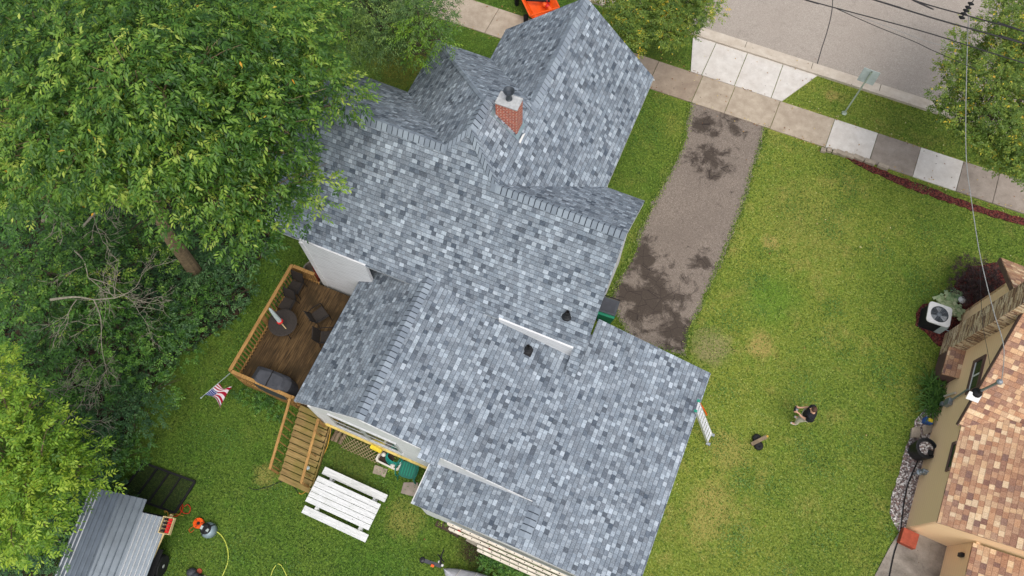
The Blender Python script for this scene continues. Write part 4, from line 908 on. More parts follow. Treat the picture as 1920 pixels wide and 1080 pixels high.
# tub with scrap beside the deck
q = at(592, 510, .5); tu = thing('scrap_tub', 'pale plastic tub of dark scrap between deck and white wall', 'tub', (q.x, q.y, 0))
mb = MB(); mb.lathe((q.x, q.y, 0), [(.42, 0), (.5, .5), (.53, .52), (.53, .56), (.48, .56), (.45, .1), (0, .1)], 26); mb.build('tub_shell', M['tan_pot'], tu)
mb = MB()
for k in range(26):
    a, r_ = rnd.uniform(0, 6.3), rnd.uniform(0, .32); c_ = Vector((q.x + r_ * math.cos(a), q.y + r_ * math.sin(a), rnd.uniform(.3, .5))); d_ = Vector((rnd.uniform(-.2, .2), rnd.uniform(-.2, .2), rnd.uniform(-.06, .08))); mb.beam(c_ - d_, c_ + d_, .05, .02)
mb.build('scrap', M['terracotta'], tu)

# ---------------------------------------------------------------- along the south wall: planter, hose, chair, woodpile
q = at(731, 861, .4); px_, py_ = q.x, q.y; pa = R(-2); QM = Matrix.Translation((px_, py_, 0)) @ Matrix.Rotation(pa, 4, 'Z')
pl = thing('white_planter', 'rectangular white plastic planter of soil below the white wall', 'planter', (px_, py_, 0))
mb = MB(); outer = lambda hx, hy, z: [QM @ Vector((x, y, z)) for x, y in ((hx - .06, hy), (-hx + .06, hy), (-hx, hy - .06), (-hx, -hy + .06), (-hx + .06, -hy), (hx - .06, -hy), (hx, -hy + .06), (hx, hy - .06))]
rg = [outer(.36, .2, 0), outer(.42, .24, .4), outer(.46, .27, .4), outer(.46, .27, .45), outer(.4, .21, .45), outer(.38, .2, .32)]
vs = sum(rg, []); mb.add(vs, [(i * 8 + k, i * 8 + (k + 1) % 8, (i + 1) * 8 + (k + 1) % 8, (i + 1) * 8 + k) for i in range(5) for k in range(8)]); mb.build('trough', M['hide_white'], pl)
mb = MB(); mb.prism(outer(.382, .202, .33), .04); mb.build('soil', M['dark_soil'], pl)
hs = thing('garden_hose', 'coil of teal garden hose lying on the white planter', 'hose', (px_ + .12, py_ + .08, .4))
mb = MB()
for k in range(7):
    z = .42 + .028 * k; rx, ry = .32 + rnd.uniform(-.05, .04),   .23 + rnd.uniform(-.05, .03); ox, oy = rnd.uniform(-.03, .03), rnd.uniform(-.03, .03)
    mb.tube([Vector((px_ + .14 + ox + rx * math.cos(a), py_ + .1 + oy + ry * math.sin(a), z + .012 * math.sin(a * 2 + k))) for a in [2 * math.pi * j / 28 for j in range(29)]], .014, 6)
mb.build('hose_coil', M['hose_teal'], hs)
mb = MB(); mb.tube([(px_ + .1, py_ + .28, .45), (px_ - .2, py_ + .3, .5)], .05, 10); mb.tube([(px_ - .25, py_ + .28, .45), (px_ - .42, py_ + .3, .5)], .07, 10); tag(mb.build('black_bucket', M['rubber']), 'dark round holder wedged between planter and white wall', 'bucket')
for (dx_, dy_, n_, l_) in ((-.27, .06, 'small_pot', 'small pale pot at the left end of the white planter'), (.2, -.16, 'white_ornament', 'little round white ornament on the front rim of the planter')):
    mb = MB(); mb.lathe((px_ + dx_, py_ + dy_, .36), [(.05, 0), (.085, .06), (.085, .1), (.05, .14), (0, .15)], 14); tag(mb.build(n_, M['hide_white'], smooth=True), l_, 'ornament')
# resin chair
q = at(766, 880, .42); gcx = thing('green_chair', 'dark green plastic garden chair beside the white planter', 'chair', (q.x, q.y, 0)); GC = Matrix.Translation((q.x, q.y, 0)) @ Matrix.Rotation(R(8), 4, 'Z') @ Matrix.Scale(1.18, 4)
mb = MB()
seat = [(-.24, .2), (-.26, 0), (-.24, -.22), (-.12, -.27), (.12, -.27), (.24, -.22), (.26, 0), (.24, .2)]
mb.prism([GC @ Vector((x, y, .42)) for x, y in seat], .03); mb.build('seat', M['green_plastic'], gcx)
for k in range(5):
    mb = MB(); mb.box(-.16 + .08 * k - .012, -.16 + .08 * k + .012, -.2, .16, .421, .43, GC); mb.build('seat_rib', M['teal'], gcx)
bk = []
for k in range(13):
    a = math.pi * k / 12; bk.append((.27 * math.cos(a), .2 + .12 * math.sin(a)))
mb = MB(); lo = [GC @ Vector((x * .95, y, .42)) for x, y in bk]; hi = [GC @ Vector((x, y + .1, .85)) for x, y in bk]
vs = lo + hi; mb.add(vs, [(k, k + 1, 14 + k, 13 + k) for k in range(12)]); o = mb.build('backrest', M['green_plastic'], gcx); sm_ = o.modifiers.new('thickness', 'SOLIDIFY'); sm_.thickness = .018
for s_ in (-1, 1):
    mb = MB(); mb.tube(curve_pts([GC @ Vector((s_ * .27, .22, .66)), GC @ Vector((s_ * .33, 0, .66)), GC @ Vector((s_ * .3, -.24, .63)), GC @ Vector((s_ * .27, -.28, .42))], 5), .026, 8); mb.build('armrest', M['green_plastic'], gcx)
    for y in (-.26, .24):
        mb = MB(); mb.beam(GC @ Vector((s_ * .24, y, .42)), GC @ Vector((s_ * .29, y * 1.25, 0)), .05, .035); mb.build('leg', M['green_plastic'], gcx)
# yellow box on the sill
p = at(703, 833, .9); mb = MB(); mb.box(-.22, .22, -.06, .08, -.06, .1, Matrix.Translation((p.x + .1, yL - .27, .82)) @ Matrix.Rotation(R(-3), 4, 'Z')); tag(mb.build('yellow_tray', M['yellow'], bevel=.02), 'bright yellow plastic tray on the wall ledge left of the planter', 'tray')
# firewood
wp_ = at(632, 815, .2)
for k in range(9):
    x = wp_.x - .28 + .17 * (k % 4) + rnd.uniform(-.03, .03); y = wp_.y + .12 - .22 * (k // 4); z = .1 + .14 * ((k + 1) % 2)
    mb = MB(); mb.tube([(x, y - .16, z), (x + rnd.uniform(-.05, .05), y + .16, z + .02)], .07, 7); tag(mb.build('firewood_log', M['old_wood']), 'short grey split log in the little pile beside the steps', 'log', 'firewood logs beside the steps')
def cordline(name, pts, r, mat, label, cat, n=6, group=None):
    mb = MB(); mb.tube(curve_pts([at(*p) for p in pts], n), r, 6); return tag(mb.build(name, mat), label, cat, group)
cordline('power_cable', [(620, 797, .85), (619, 812, .6), (614, 836, .35), (604, 858, .12), (594, 880, .03), (585, 905, .02), (577, 918, .02), (566, 926, .02), (560, 924, .02)], .014, M['amber_cord'], 'amber extension cord running down beside the deck steps', 'cord')
cordline('loose_cable', [(560, 925, .03), (546, 908, .03), (528, 903, .03), (505, 912, .03), (480, 918, .03), (466, 914, .03)], .012, M['black'], 'thin dark cord lying on the lawn past the foot of the steps', 'cord')
q = at(578, 878, .25); mb = MB(); mb.lathe((q.x, q.y, .12), [(.09, 0), (.1, .1), (.07, .16), (.07, .2), (0, .2)], 14); tag(mb.build('glass_jar', M['sign_back'], smooth=True), 'clear round jar standing on the lowest deck steps', 'jar')

# ---------------------------------------------------------------- trailer with metal roof, ramp, tools
TA = at(300, 944, 2.2); tdir = Vector((-.385, -1, 0)).normalized()
E1, E2 = at(299, 942, 1.66), at(236, 1110, 1.66)
tdir = (E2 - E1).normalized(); tw = Vector((tdir.y, -tdir.x, 0)); tw = tw if tw.x < 0 else -tw   # across, to the left
tr = thing('covered_trailer', 'trailer under a ribbed grey metal roof at the edge of the trees', 'trailer', (E1.x, E1.y, 0))
def tp(al, ac_, z): return Vector((E1.x, E1.y, 0)) + tdir * al + tw * ac_ + Vector((0, 0, z))
Wt, Lt = 2.5, 6.0
def trpro(t):                                     # cross-section height of the roof
    return 2.28 + .3 * math.sin(math.pi * min(1, max(0, t))) 
sec = [(-.36, 1.42), (.42, 1.72), (1.25, 1.9), (2.0, 1.74), (2.52, 1.54)]
for i in range(4):
    (a, za), (b, zb) = sec[i], sec[i + 1]; off = -.0 if i else .42
    mb = MB(); mb.prism([tp(off, a, za), tp(Lt, a, za), tp(Lt, b, zb), tp(off if i else .42, b, zb)], .03); mb.build('roof_panel', M['roof_steel'], tr)
    nr = 4 if i in (1, 2) else (6 if i == 0 else 3)
    for k in range(nr):
        t = (k + .5) / nr; mb = MB(); mb.beam(tp(off, a + (b - a) * t, za + (zb - za) * t + .012), tp(Lt, a + (b - a) * t, za + (zb - za) * t + .012), .035, .03); mb.build('roof_rib', M['alu'] if i in (0, 3) else M['roof_steel'], tr)
mb = MB()
mb.prism([tp(.45, .2, .5), tp(Lt, .2, .5), tp(Lt, .2, 1.6), tp(.45, .2, 1.6)], .05, tw); mb.prism([tp(.1, 2.4, .5), tp(Lt, 2.4, .5), tp(Lt, 2.4, 1.55), tp(.1, 2.4, 1.55)], .05, -tw)
mb.build('side_wall', M['dark_cover'], tr)
mb = MB(); mb.prism([tp(.35, .15, .5), tp(Lt, .15, .5), tp(Lt, 2.5, .5), tp(.35, 2.5, .5)], .1); mb.build('chassis', M['rubber'], tr)
wc = at(290, 1058, .4); wal = (Vector((wc.x, wc.y, 0)) - Vector((E1.x, E1.y, 0))).dot(tdir)
for al in (wal, wal + .85):
    wm = Matrix.Translation(tp(al, -.22, .36)) @ Matrix((tdir, Vector((0, 0, 1)), -tw)).transposed().to_4x4()
    mb = MB(); mb.lathe((0, 0, 0), [(.2, -.1), (.35, -.1), (.37, -.06), (.37, .06), (.35, .1), (.2, .1)], 28); mb.v = [wm @ v for v in mb.v]; wh = mb.build('wheel', M['rubber'], tr)
    mb = MB(); mb.lathe((0, 0, 0), [(.21, .02), (.21, .09), (.19, .1), (.15, .05), (.07, .05), (.06, .11), (0, .11)], 20); mb.v = [wm @ v for v in mb.v]; mb.build('rim', M['alu'], wh)
mb = MB(); mb.prism([tp(wal - .5, .0, .82), tp(wal + 1.35, .0, .82), tp(wal + 1.35, -.3, .8), tp(wal - .5, -.3, .8)], .05); mb.build('mudguard', M['rubber'], tr)
# mesh ramp lying open behind the trailer
rq = [at(270, 868, .12), at(366, 903, .12), at(352, 935, .12), at(306, 952, .12), at(240, 920, .12)]
rm = thing('mesh_ramp', 'black steel mesh ramp gate lying open on the grass behind the trailer', 'ramp', (rq[0].x, rq[0].y, 0))
mb = MB()
r0, r1, r2, r3 = at(270, 868, .12), at(366, 903, .12), at(328, 962, .2), at(226, 925, .2)
for a, b in ((r0, r1), (r1, r2), (r2, r3), (r3, r0)): mb.beam(a, b, .07, .06)
mb.build('ramp_frame', M['rubber'], rm)
for t in (.27, .5, .73):
    mb = MB(); mb.beam(r0.lerp(r1, t), r3.lerp(r2, t), .05, .05); mb.build('ramp_bar', M['rubber'], rm)
mb = MB()
for k in range(1, 44): t = k / 44; mb.beam(r0.lerp(r1, t) + Vector((0, 0, .01)), r3.lerp(r2, t) + Vector((0, 0, .01)), .008, .006)
for k in range(1, 30): t = k / 30; mb.beam(r0.lerp(r3, t) + Vector((0, 0, .018)), r1.lerp(r2, t) + Vector((0, 0, .018)), .008, .006)
mb.build('mesh_panel', M['rubber'], rm)
# plank on the trailer fender, nail tray, cords, reel, compressor
pa_, pb_ = at(319, 972, 1.36), at(276, 1066, 1.36)
mb = MB(); mb.beam(pa_ + (pa_ - pb_) * .08, pb_, .1, .05); tag(mb.build('plank', M['tan_wood']), 'long pale timber plank lying along the side of the trailer', 'plank')
bq = (at(303, 998, 1.4) + at(330, 1004, 1.4) + at(326, 970, 1.4)) / 3; q1, q2 = at(320, 974, 1.4), at(311, 1001, 1.4); BD = (q2 - q1).normalized(); ang = math.atan2(BD.y, BD.x)
BM = Matrix.Translation(at(315, 986, 1.44)) @ Matrix.Rotation(ang, 4, 'Z')
tbx = thing('tool_crate', 'open wooden crate of red and black tools on the trailer plank', 'crate', BM.translation)
mb = MB(); mb.box(-.27, .27, -.19, .19, 0, .03, BM); mb.box(-.27, -.25, -.19, .19, .03, .16, BM); mb.box(.25, .27, -.19, .19, .03, .16, BM); mb.box(-.25, .25, -.19, -.17, .03, .16, BM); mb.box(-.25, .25, .17, .19, .03, .16, BM); mb.build('crate_box', M['tan_wood'], tbx)
for k in range(5):
    mb = MB(); mb.box(-.23 + .095 * k, -.15 + .095 * k, .02, .15, .03, .15, BM); mb.build('red_pack', M['red'], tbx)
for k in range(4):
    mb = MB(); mb.box(-.22 + .12 * k, -.15 + .12 * k, -.13, -.02, .03, .14, BM); mb.build('black_pack', M['rubber'], tbx)
cordline('air_line', [(318, 965, .5), (330, 968, .1), (340, 960, .04), (343, 950, .04), (341, 946, .04), (338, 955, .04), (345, 962, .04), (354, 962, .04), (357, 953, .04), (352, 946, .04), (346, 950, .04)], .014, M['red'], 'red orange air line looped on the grass by the ramp', 'cord')
cordline('air_line', [(310, 962, .6), (308, 958, .5), (314, 960, .4), (316, 968, .3), (325, 963, .1), (344, 967, .04)], .013, M['amber_cord'], 'short amber cord loop above the wooden tool crate', 'cord')
q = at(372, 981, .1); rl = thing('cord_reel', 'round orange cord reel lying flat on the lawn', 'reel', (q.x, q.y, 0))
mb = MB(); mb.lathe((q.x, q.y, 0), [(.05, 0), (.18, .01), (.18, .035), (.11, .04), (.11, .1), (.18, .105), (.18, .13), (.09, .135), (.07, .1), (0, .1)], 26); mb.build('reel_drum', M['orange'], rl)
mb = MB(); mb.lathe((q.x, q.y, .1), [(.06, 0), (.06, .012), (0, .012)], 14)
for k in range(3):
    a = R(30 + 120 * k); mb.lathe((q.x + .135 * math.cos(a), q.y + .135 * math.sin(a), .122), [(.022, 0), (.022, .016), (0, .016)], 8)
mb.build('reel_hole', M['rubber'], rl)
cordline('air_line', [(366, 985, .05), (358, 990, .03), (354, 994, .03), (358, 998, .03), (364, 993, .03)], .01, M['orange_cord'], 'thin orange cord end trailing from the orange reel', 'cord')
q = at(391, 994, .2); cm_ = thing('air_compressor', 'round black and silver portable air compressor on the lawn', 'compressor', (q.x, q.y, 0))
mb = MB(); mb.lathe((q.x, q.y, 0), [(.2, 0), (.26, .06), (.27, .2), (.24, .3), (.14, .36), (0, .38)], 26); mb.build('tank', M['metal_flash'], cm_, smooth=True)
mb = MB(); mb.lathe((q.x - .05, q.y + .01, .3), [(.0, 0), (.18, .0), (.19, .09), (.13, .15), (0, .16)], 18); mb.build('motor_cover', M['black'], cm_)
mb = MB(); mb.tube(curve_pts([(q.x - .1, q.y - .24, .25), (q.x - .02, q.y - .1, .52), (q.x + .08, q.y + .12, .52), (q.x + .12, q.y + .24, .25)], 5), .02, 8); mb.build('carry_handle', M['rubber'], cm_)
mb = MB(); mb.box(q.x - .2, q.x - .12, q.y - .06, q.y + .06, .44, .47); mb.box(q.x + .02, q.x + .1, q.y - .05, q.y + .05, .42, .47); mb.build('gauge_panel', M['sign_back'], cm_)
cordline('yellow_hose', [(405, 996, .1), (415, 1004, .03), (424, 1020, .03), (428, 1040, .03), (426, 1058, .03), (416, 1082, .03)], .016, M['yellow_hose'], 'yellow green air hose curving away from the compressor', 'hose')
cordline('yellow_hose', [(506, 1086, .03), (512, 1068, .03), (520, 1058, .03), (527, 1060, .03), (534, 1072, .03), (540, 1086, .03)], .014, M['yellow_hose'], 'yellow green hose loop at the bottom edge left of the boat', 'hose')
# bag with tools at the lower edge
q = at(364, 1078, .15); bgx = thing('tool_bag', 'grey tool pouches with a copper coloured nail coil on the grass', 'tool bag', (q.x, q.y, 0))
for dx_, dy_, s_, m_ in ((-.13, .03, .16, 'dark_cover'), (.06, -.06, .17, 'dark_cover'), (.24, .0, .11, 'dark_cover')):
    mb = MB(); mb.lathe((q.x + dx_, q.y + dy_, 0), [(s_ * .7, 0), (s_, .06), (s_ * .95, .2), (s_ * .6, .27), (0, .29)], 14); o = mb.build('pouch', M[m_], bgx, smooth=True)
mb = MB(); mb.lathe((q.x + .06, q.y + .16, 0), [(.03, 0), (.09, 0), (.09, .06), (.03, .06)], 14); mb.build('nail_coil', M['terracotta'], bgx)
mb = MB(); mb.tube(arc((q.x + .32, q.y + .02, .05), .1, 0, 5.5, 14), .01, 5); mb.build('shoulder_strap', M['tan_pot'], bgx)

# ---------------------------------------------------------------- boat under a silver cover, ladders on the wall
bow = at(831, 1066, .75); bt_ = thing('covered_boat', 'boat under a ribbed silver grey cover at the bottom edge', 'boat', (bow.x, bow.y, 0))
bdir = (at(1010, 1130, .9) - bow).normalized(); bdir.z = 0; bdir = Vector((math.cos(R(-12)), math.sin(R(-12)), 0)); bs = Vector((-bdir.y, bdir.x, 0))
mb = MB(); st_n, sg_n = 26, 14; vs = []
for i in range(st_n + 1):
    t = i / st_n; hw = .92 * math.sin(min(1, t * 1.55 + .0) * math.pi / 2) ** .8 * (1 if t < .7 else 1 - .15 * (t - .7)); pk = .75 + .45 * math.sin(min(1, t * 2) * math.pi / 2)
    for j in range(sg_n + 1):
        s_ = -1 + 2 * j / sg_n; rib = .02 * math.cos(t * 2 * math.pi * 9) * (1 - abs(s_)); z = pk - (pk - .62) * abs(s_) ** 1.5 + rib
        vs.append(bow + bdir * (t * 4.4) + bs * (s_ * hw) + Vector((0, 0, z - .75)))
mb.add(vs, [(i * (sg_n + 1) + j, i * (sg_n + 1) + j + 1, (i + 1) * (sg_n + 1) + j + 1, (i + 1) * (sg_n + 1) + j) for i in range(st_n) for j in range(sg_n)])
o = mb.build('cover', M['silver_cover'], bt_, smooth=True); sd_ = o.modifiers.new('thickness', 'SOLIDIFY'); sd_.thickness = .01
mb = MB(); vs = []
for i in range(st_n + 1):
    t = i / st_n; hw = .9 * math.sin(min(1, t * 1.55) * math.pi / 2) ** .8
    for s_, z in ((-1, .6), (-.75, .3), (0, .18), (.75, .3), (1, .6)): vs.append(bow + bdir * (t * 4.38 + .02) + bs * (s_ * hw * .98) + Vector((0, 0, z - .75)))
mb.add(vs, [(i * 5 + j, i * 5 + j + 1, i * 5 + j + 6, i * 5 + j + 5) for i in range(st_n) for j in range(4)]); mb.build('hull', M['hide_white'], bt_)
for t in (.5, 1.0, 1.55, 2.2):
    k = t / 4.4; i0 = int(k * st_n); mb = MB(); hw = .9 * math.sin(min(1, k * 1.55) * math.pi / 2) ** .8; pk = .75 + .45 * math.sin(min(1, k * 2) * math.pi / 2)
    mb.tube([bow + bdir * t + bs * (s_ * hw) + Vector((0, 0, pk - (pk - .62) * abs(s_) ** 1.5 - .74 + .02)) for s_ in [-1 + 2 * j / 16 for j in range(17)]], .009, 5); mb.build('cover_seam', M['hide_white'], bt_)
jb = thing('trailer_hitch', 'dark grey boat trailer tongue with winch and jack in front of the bow', 'hitch', (bow.x - .5, bow.y, 0))
a, b = at(828, 1062, .5), at(792, 1050, .5)
mb = MB(); mb.beam(a, b, .12, .1); mb.build('tongue', M['dark_cover'], jb); mb = MB(); mb.lathe(b - Vector((0, 0, .06)), [(.08, 0), (.11, .06), (.08, .14), (0, .16)], 12); mb.build('coupler', M['black'], jb)
c_ = at(826, 1058, .55); mb = MB(); mb.tube([c_ - Vector((0, 0, .5)), c_ + Vector((0, .05, .35))], .04, 8); mb.tube([c_ + Vector((0, .05, .35)), c_ + Vector((-.05, .3, .4)), c_ + Vector((-.05, .45, .35))], .022, 6); mb.tube([c_ + Vector((-.2, .25, .2)), c_ + Vector((.12, .1, .3))], .02, 6); mb.build('winch_stand', M['rubber'], jb)
mb = MB(); mb.lathe(a + Vector((-.12, .1, .1)), [(.03, 0), (.05, .02), (.03, .06)], 8); mb.lathe(a + Vector((.02, .04, .1)), [(.03, 0), (.05, .02), (.03, .06)], 8); mb.build('bolt', M['white_trim'], jb)
mb = MB(); p = at(811, 1061, .58); mb.box(-.05, .05, -.04, .04, -.02, .04, Matrix.Translation(p)); mb.build('reflector', M['orange'], jb)
# three extension ladders stacked on hooks below the eave
yw2 = bLLs - .02
def wall_ladder(xa, xb, z, yo, label, dots):
    t = thing('wall_ladder', label, 'ladder', (xa, yo, z), 'pale ladders hung along the lower wall')
    mb = MB(); mb.box(xa, xb, yo - .035, yo + .035, z - .03, z + .03); mb.build('side_rail', M['cream_trim'], t)
    mb = MB(); mb.box(xa, xb, yo - .035, yo + .035, z - .43, z - .37); mb.build('side_rail', M['cream_trim'], t)
    x = xa + .2
    mb = MB(); mc_ = MB()
    while x < xb:
        mb.tube([(x, yo, z - .38), (x, yo, z + .02)], .017, 6); mc_.lathe((x, yo, z + .028), [(.018, 0), (.018, .006), (0, .006)], 8); x += .305
    mb.build('rungs', M['alu'], t); mc_.build('rung_ends', M['rubber'], t)
LX0 = at(857, 985, 2.0).x
for i, (xa, z, yo) in enumerate(((-3.1, 2.25, 1.62), (-3.0, 2.18, 1.5), (-1.95, 2.12, 1.38), (-1.9, 2.05, 1.27))):
    wall_ladder(xa, 3.0 if i < 3 else 2.6, z, yo, ['pale extension ladder hung closest to the white wall', 'second pale extension ladder out from the white wall', 'third pale extension ladder out, starting further right', 'outermost pale extension ladder above the dark shrubs'][i], 0)
for u, v in ((861, 995), (917, 1031)):
    p = at(u, v, 1.9); mb = MB(); mb.lathe(p, [(.0, -.04), (.05, -.03), (.05, .03), (0, .04)], 12); tag(mb.build('red_end_cap', M['red'], smooth=True), 'small round pinkish cap at the near end of the ' + ('uppermost ladder' if u == 861 else 'lower pair of ladders'), 'cap')
mb = MB(); mb.beam(at(876, 1008, 1.2), at(918, 1030, 1.2), .22, .06); tag(mb.build('grey_board', M['tan_pot']), 'short pale board tucked under the hanging ladders', 'board')
for k, (u, v) in enumerate(((828, 985), (838, 990), (850, 996))):
    a = at(u, v, .35); mb = MB(); mb.box(-.22, .22, -.09, .09, 0, .3 + .04 * k, Matrix.Translation((a.x, a.y, 0)) @ Matrix.Rotation(R(-6 * k), 4, 'Z')); tag(mb.build('timber_block', M['bark_dark']), 'dark rough timber block at the foot of the garage wall', 'block', 'dark timber blocks under the lower eave')

# ---------------------------------------------------------------- leaning ladder, bins, plank roll
lt_, lf = at(1303, 765, 3.35), at(1319, 815, .03)
lt1, lt2 = at(1309.5, 752, 3.3), at(1304, 771, 3.3); lf1, lf2 = at(1335, 815, .05), at(1327, 832, .05)
ld = thing('extension_ladder', 'tall aluminium extension ladder leaning on the eave of the grey roof', 'ladder', lf1)
for a, b in ((lf1, lt1), (lf2, lt2)):
    mb = MB(); mb.beam(a, b, .03, .06, (1, 0, 1)); mb.build('side_rail', M['alu'], ld)
n_ = 9
for k in range(n_):
    t = (k + .6) / n_; mb = MB(); mb.beam(lf1.lerp(lt1, t), lf2.lerp(lt2, t), .07, .03); mb.build('rung', M['alu'], ld)
for p in (lt1, lt2):
    mb = MB(); mb.box(-.05, .05, -.04, .04, 0, .05, Matrix.Translation(p)); mb.build('end_cap', M['teal'], ld)
for p in (lf1, lf2):
    mb = MB(); mb.box(-.06, .09, -.05, .05, -.04, .03, Matrix.Translation(p)); mb.build('foot', M['steel'], ld)
rp1, rp2 = at(1312, 756, 3.0), at(1325, 778, 1.6); mb = MB(); mb.tube(curve_pts([rp1, rp1.lerp(rp2, .5) + Vector((.05, .02, -.1)), rp2]), .03, 6); mb.build('rope', M['orange'], ld)
q = at(1141, 576, 1.05); bn = thing('wheelie_bin', 'green bin with a dark grey lid at the house corner by the driveway', 'bin', (q.x, q.y, 0)); BN = Matrix.Translation((q.x, q.y, 0)) @ Matrix.Rotation(R(3), 4, 'Z')
mb = MB(); mb.add([BN @ Vector(p) for p in ((-.24, -.28, 0), (.24, -.28, 0), (.24, .28, 0), (-.24, .28, 0), (-.33, -.36, .98), (.33, -.36, .98), (.33, .36, .98), (-.33, .36, .98))], [(0, 1, 2, 3), (4, 5, 6, 7), (0, 1, 5, 4), (1, 2, 6, 5), (2, 3, 7, 6), (3, 0, 4, 7)]); mb.build('bin_body', M['bin_green'], bn)
mb = MB(); mb.box(-.34, .34, -.26, .37, .99, 1.05, BN); mb.build('lid', M['bin_lid'], bn, bevel=.02)
mb = MB(); mb.box(-.26, .26, -.18, .3, 1.05, 1.07, BN); mb.build('lid_panel', M['dark_cover'], bn, bevel=.01)
mb = MB(); mb.tube([BN @ Vector((-.34, .43, 1.0)), BN @ Vector((.34, .43, 1.0))], .02, 8); mb.build('handle', M['rubber'], bn)
q = at(1421, 828, .1); rb_ = thing('rubber_wheel_block', 'black double rubber wheel lying on the side lawn under a wooden stake', 'wheel', (q.x, q.y, 0))
for dx_, dy_ in ((-.06, .1), (.07, -.13)):
    mb = MB(); mb.lathe((q.x + dx_, q.y + dy_, 0), [(.12, 0), (.16, .04), (.16, .13), (.12, .16), (.05, .15), (0, .13)], 20); mb.build('wheel', M['rubber'], rb_, smooth=True)
a, b = at(1409, 833, .24), at(1437, 819, .24); mb = MB(); mb.beam(a, b, .13, .05); o = mb.build('wooden_stake', M['old_wood']); tag(o, 'weathered wooden stake lying across the black rubber wheel', 'stake')
o['_b'] = (0, 0, 0); mb = MB(); mb.beam(b, b + (b - a) * .12, .07, .04); mb.build('orange_tip', M['amber_cord'], o)
# orange tipper body on the verge
op = [at(972, -12, 1.2), at(1030, -30, 1.2), at(1042, 10, 1.2), at(995, 32, 1.2)]
oc = at(1010, 0, .9); ot = thing('orange_skip', 'bright orange hopper with a black bar on the verge behind the roof', 'hopper', (oc.x, oc.y, 0))
O1, O2 = at(979, 0, 1.0), at(994, 31, 1.0); od = (O2 - O1).normalized(); ow = Vector((-od.y, od.x, 0)); P0 = O1 - od * 1.2; 
def ob_(al, ac_, z): p = P0 + od * al + ow * ac_; return Vector((p.x, p.y, z))
mb = MB()
mb.prism([ob_(0, .35, .55), ob_(2.2, .35, .55), ob_(2.2, 1.05, .55), ob_(0, 1.05, .55)], .05)
for (a1, c1, a2, c2, a3, c3, a4, c4) in ((0, 0, 2.2, 0, 2.2, .35, 0, .35), (0, 1.4, 2.2, 1.4, 2.2, 1.05, 0, 1.05)):
    mb.prism([ob_(a1, c1, 1.0), ob_(a2, c2, 1.0), ob_(a3, c3, .55), ob_(a4, c4, .55)], .03)
mb.build('hopper_body', M['orange'], ot)
mb = MB(); mb.beam(ob_(0, 0, 1.02), ob_(2.2, 0, 1.02), .06, .05); mb.beam(ob_(0, 1.4, 1.02), ob_(2.2, 1.4, 1.02), .06, .05); mb.beam(ob_(2.2, 0, 1.02), ob_(2.2, 1.4, 1.02), .06, .05); mb.build('hopper_rim', M['orange'], ot)
mb = MB(); mb.beam(ob_(1.15, .2, .9), ob_(1.6, 1.2, .9), .12, .06); mb.build('cross_bar', M['rubber'], ot)
for k in range(7):
    mb = MB(); c_ = ob_(1.1 + .14 * k, 1.0 + rnd.uniform(-.1, .1), .8); mb.lathe(c_, [(.0, 0), (.12, .03), (.1, .1), (0, .15)], 9); mb.build('orange_strap', M['red'] if k % 2 else M['orange'], ot)
for al in (.5, 1.7):
    mb = MB(); mb.lathe(ob_(al, .0, .0), [(.1, 0), (.12, .5)], 8); mb.lathe(ob_(al, 1.4, .0), [(.1, 0), (.12, .5)], 8); mb.build('leg', M['rubber'], ot)

# ---------------------------------------------------------------- person
def skin_body(name, V, Ed, rad, mat, parent, sub=2):
    me = bpy.data.meshes.new(name); me.from_pydata([Vector(v) for v in V], Ed, []); o = bpy.data.objects.new(name, me); C.objects.link(o); o.parent = parent
    mo = o.modifiers.new('skin', 'SKIN'); mo.use_smooth_shade = True; sv = me.skin_vertices[0].data
    for i, r_ in enumerate(rad): sv[i].radius = (r_, r_) if not isinstance(r_, tuple) else r_
    sv[0].use_root = True; s_ = o.modifiers.new('sub', 'SUBSURF'); s_.levels = sub; s_.render_levels = sub; me.materials.append(mat); return o
pe = at(1494, 792, 0); pers = thing('person', 'person in black t-shirt and pale trousers holding a controller on the side lawn', 'person', (pe.x + .02, pe.y + .03, 0))
# local frame: faces -x, left/right along y
body = [(0, 0, .92), (0, 0, 1.1), (.02, 0, 1.3), (.02, 0, 1.43), (0, 0, 1.5), (-.05, 0, 1.6), (-.06, 0, 1.7),
        (.02, .17, 1.42), (.02, .22, 1.22), (-.16, .17, 1.1), (-.31, .09, 1.12), (.02, -.17, 1.42), (.02, -.22, 1.22), (-.16, -.17, 1.1), (-.31, -.09, 1.12),
        (0, .09, .86), (-.02, .1, .48), (.0, .11, .09), (0, -.09, .86), (-.1, -.1, .48), (-.06, -.11, .09), (-.13, .12, .04), (-.2, -.13, .04)]
bed = [(0, 1), (1, 2), (2, 3), (3, 4), (4, 5), (5, 6), (3, 7), (7, 8), (8, 9), (9, 10), (3, 11), (11, 12), (12, 13), (13, 14), (0, 15), (15, 16), (16, 17), (0, 18), (18, 19), (19, 20), (17, 21), (20, 22)]
br = [.13, .125, .14, .1, .055, .085, .075, .06, .045, .036, .026, .06, .045, .036, .026, .085, .06, .04, .085, .06, .04, .035, .035]
V = list(body); Ed = list(bed); Rr = list(br)
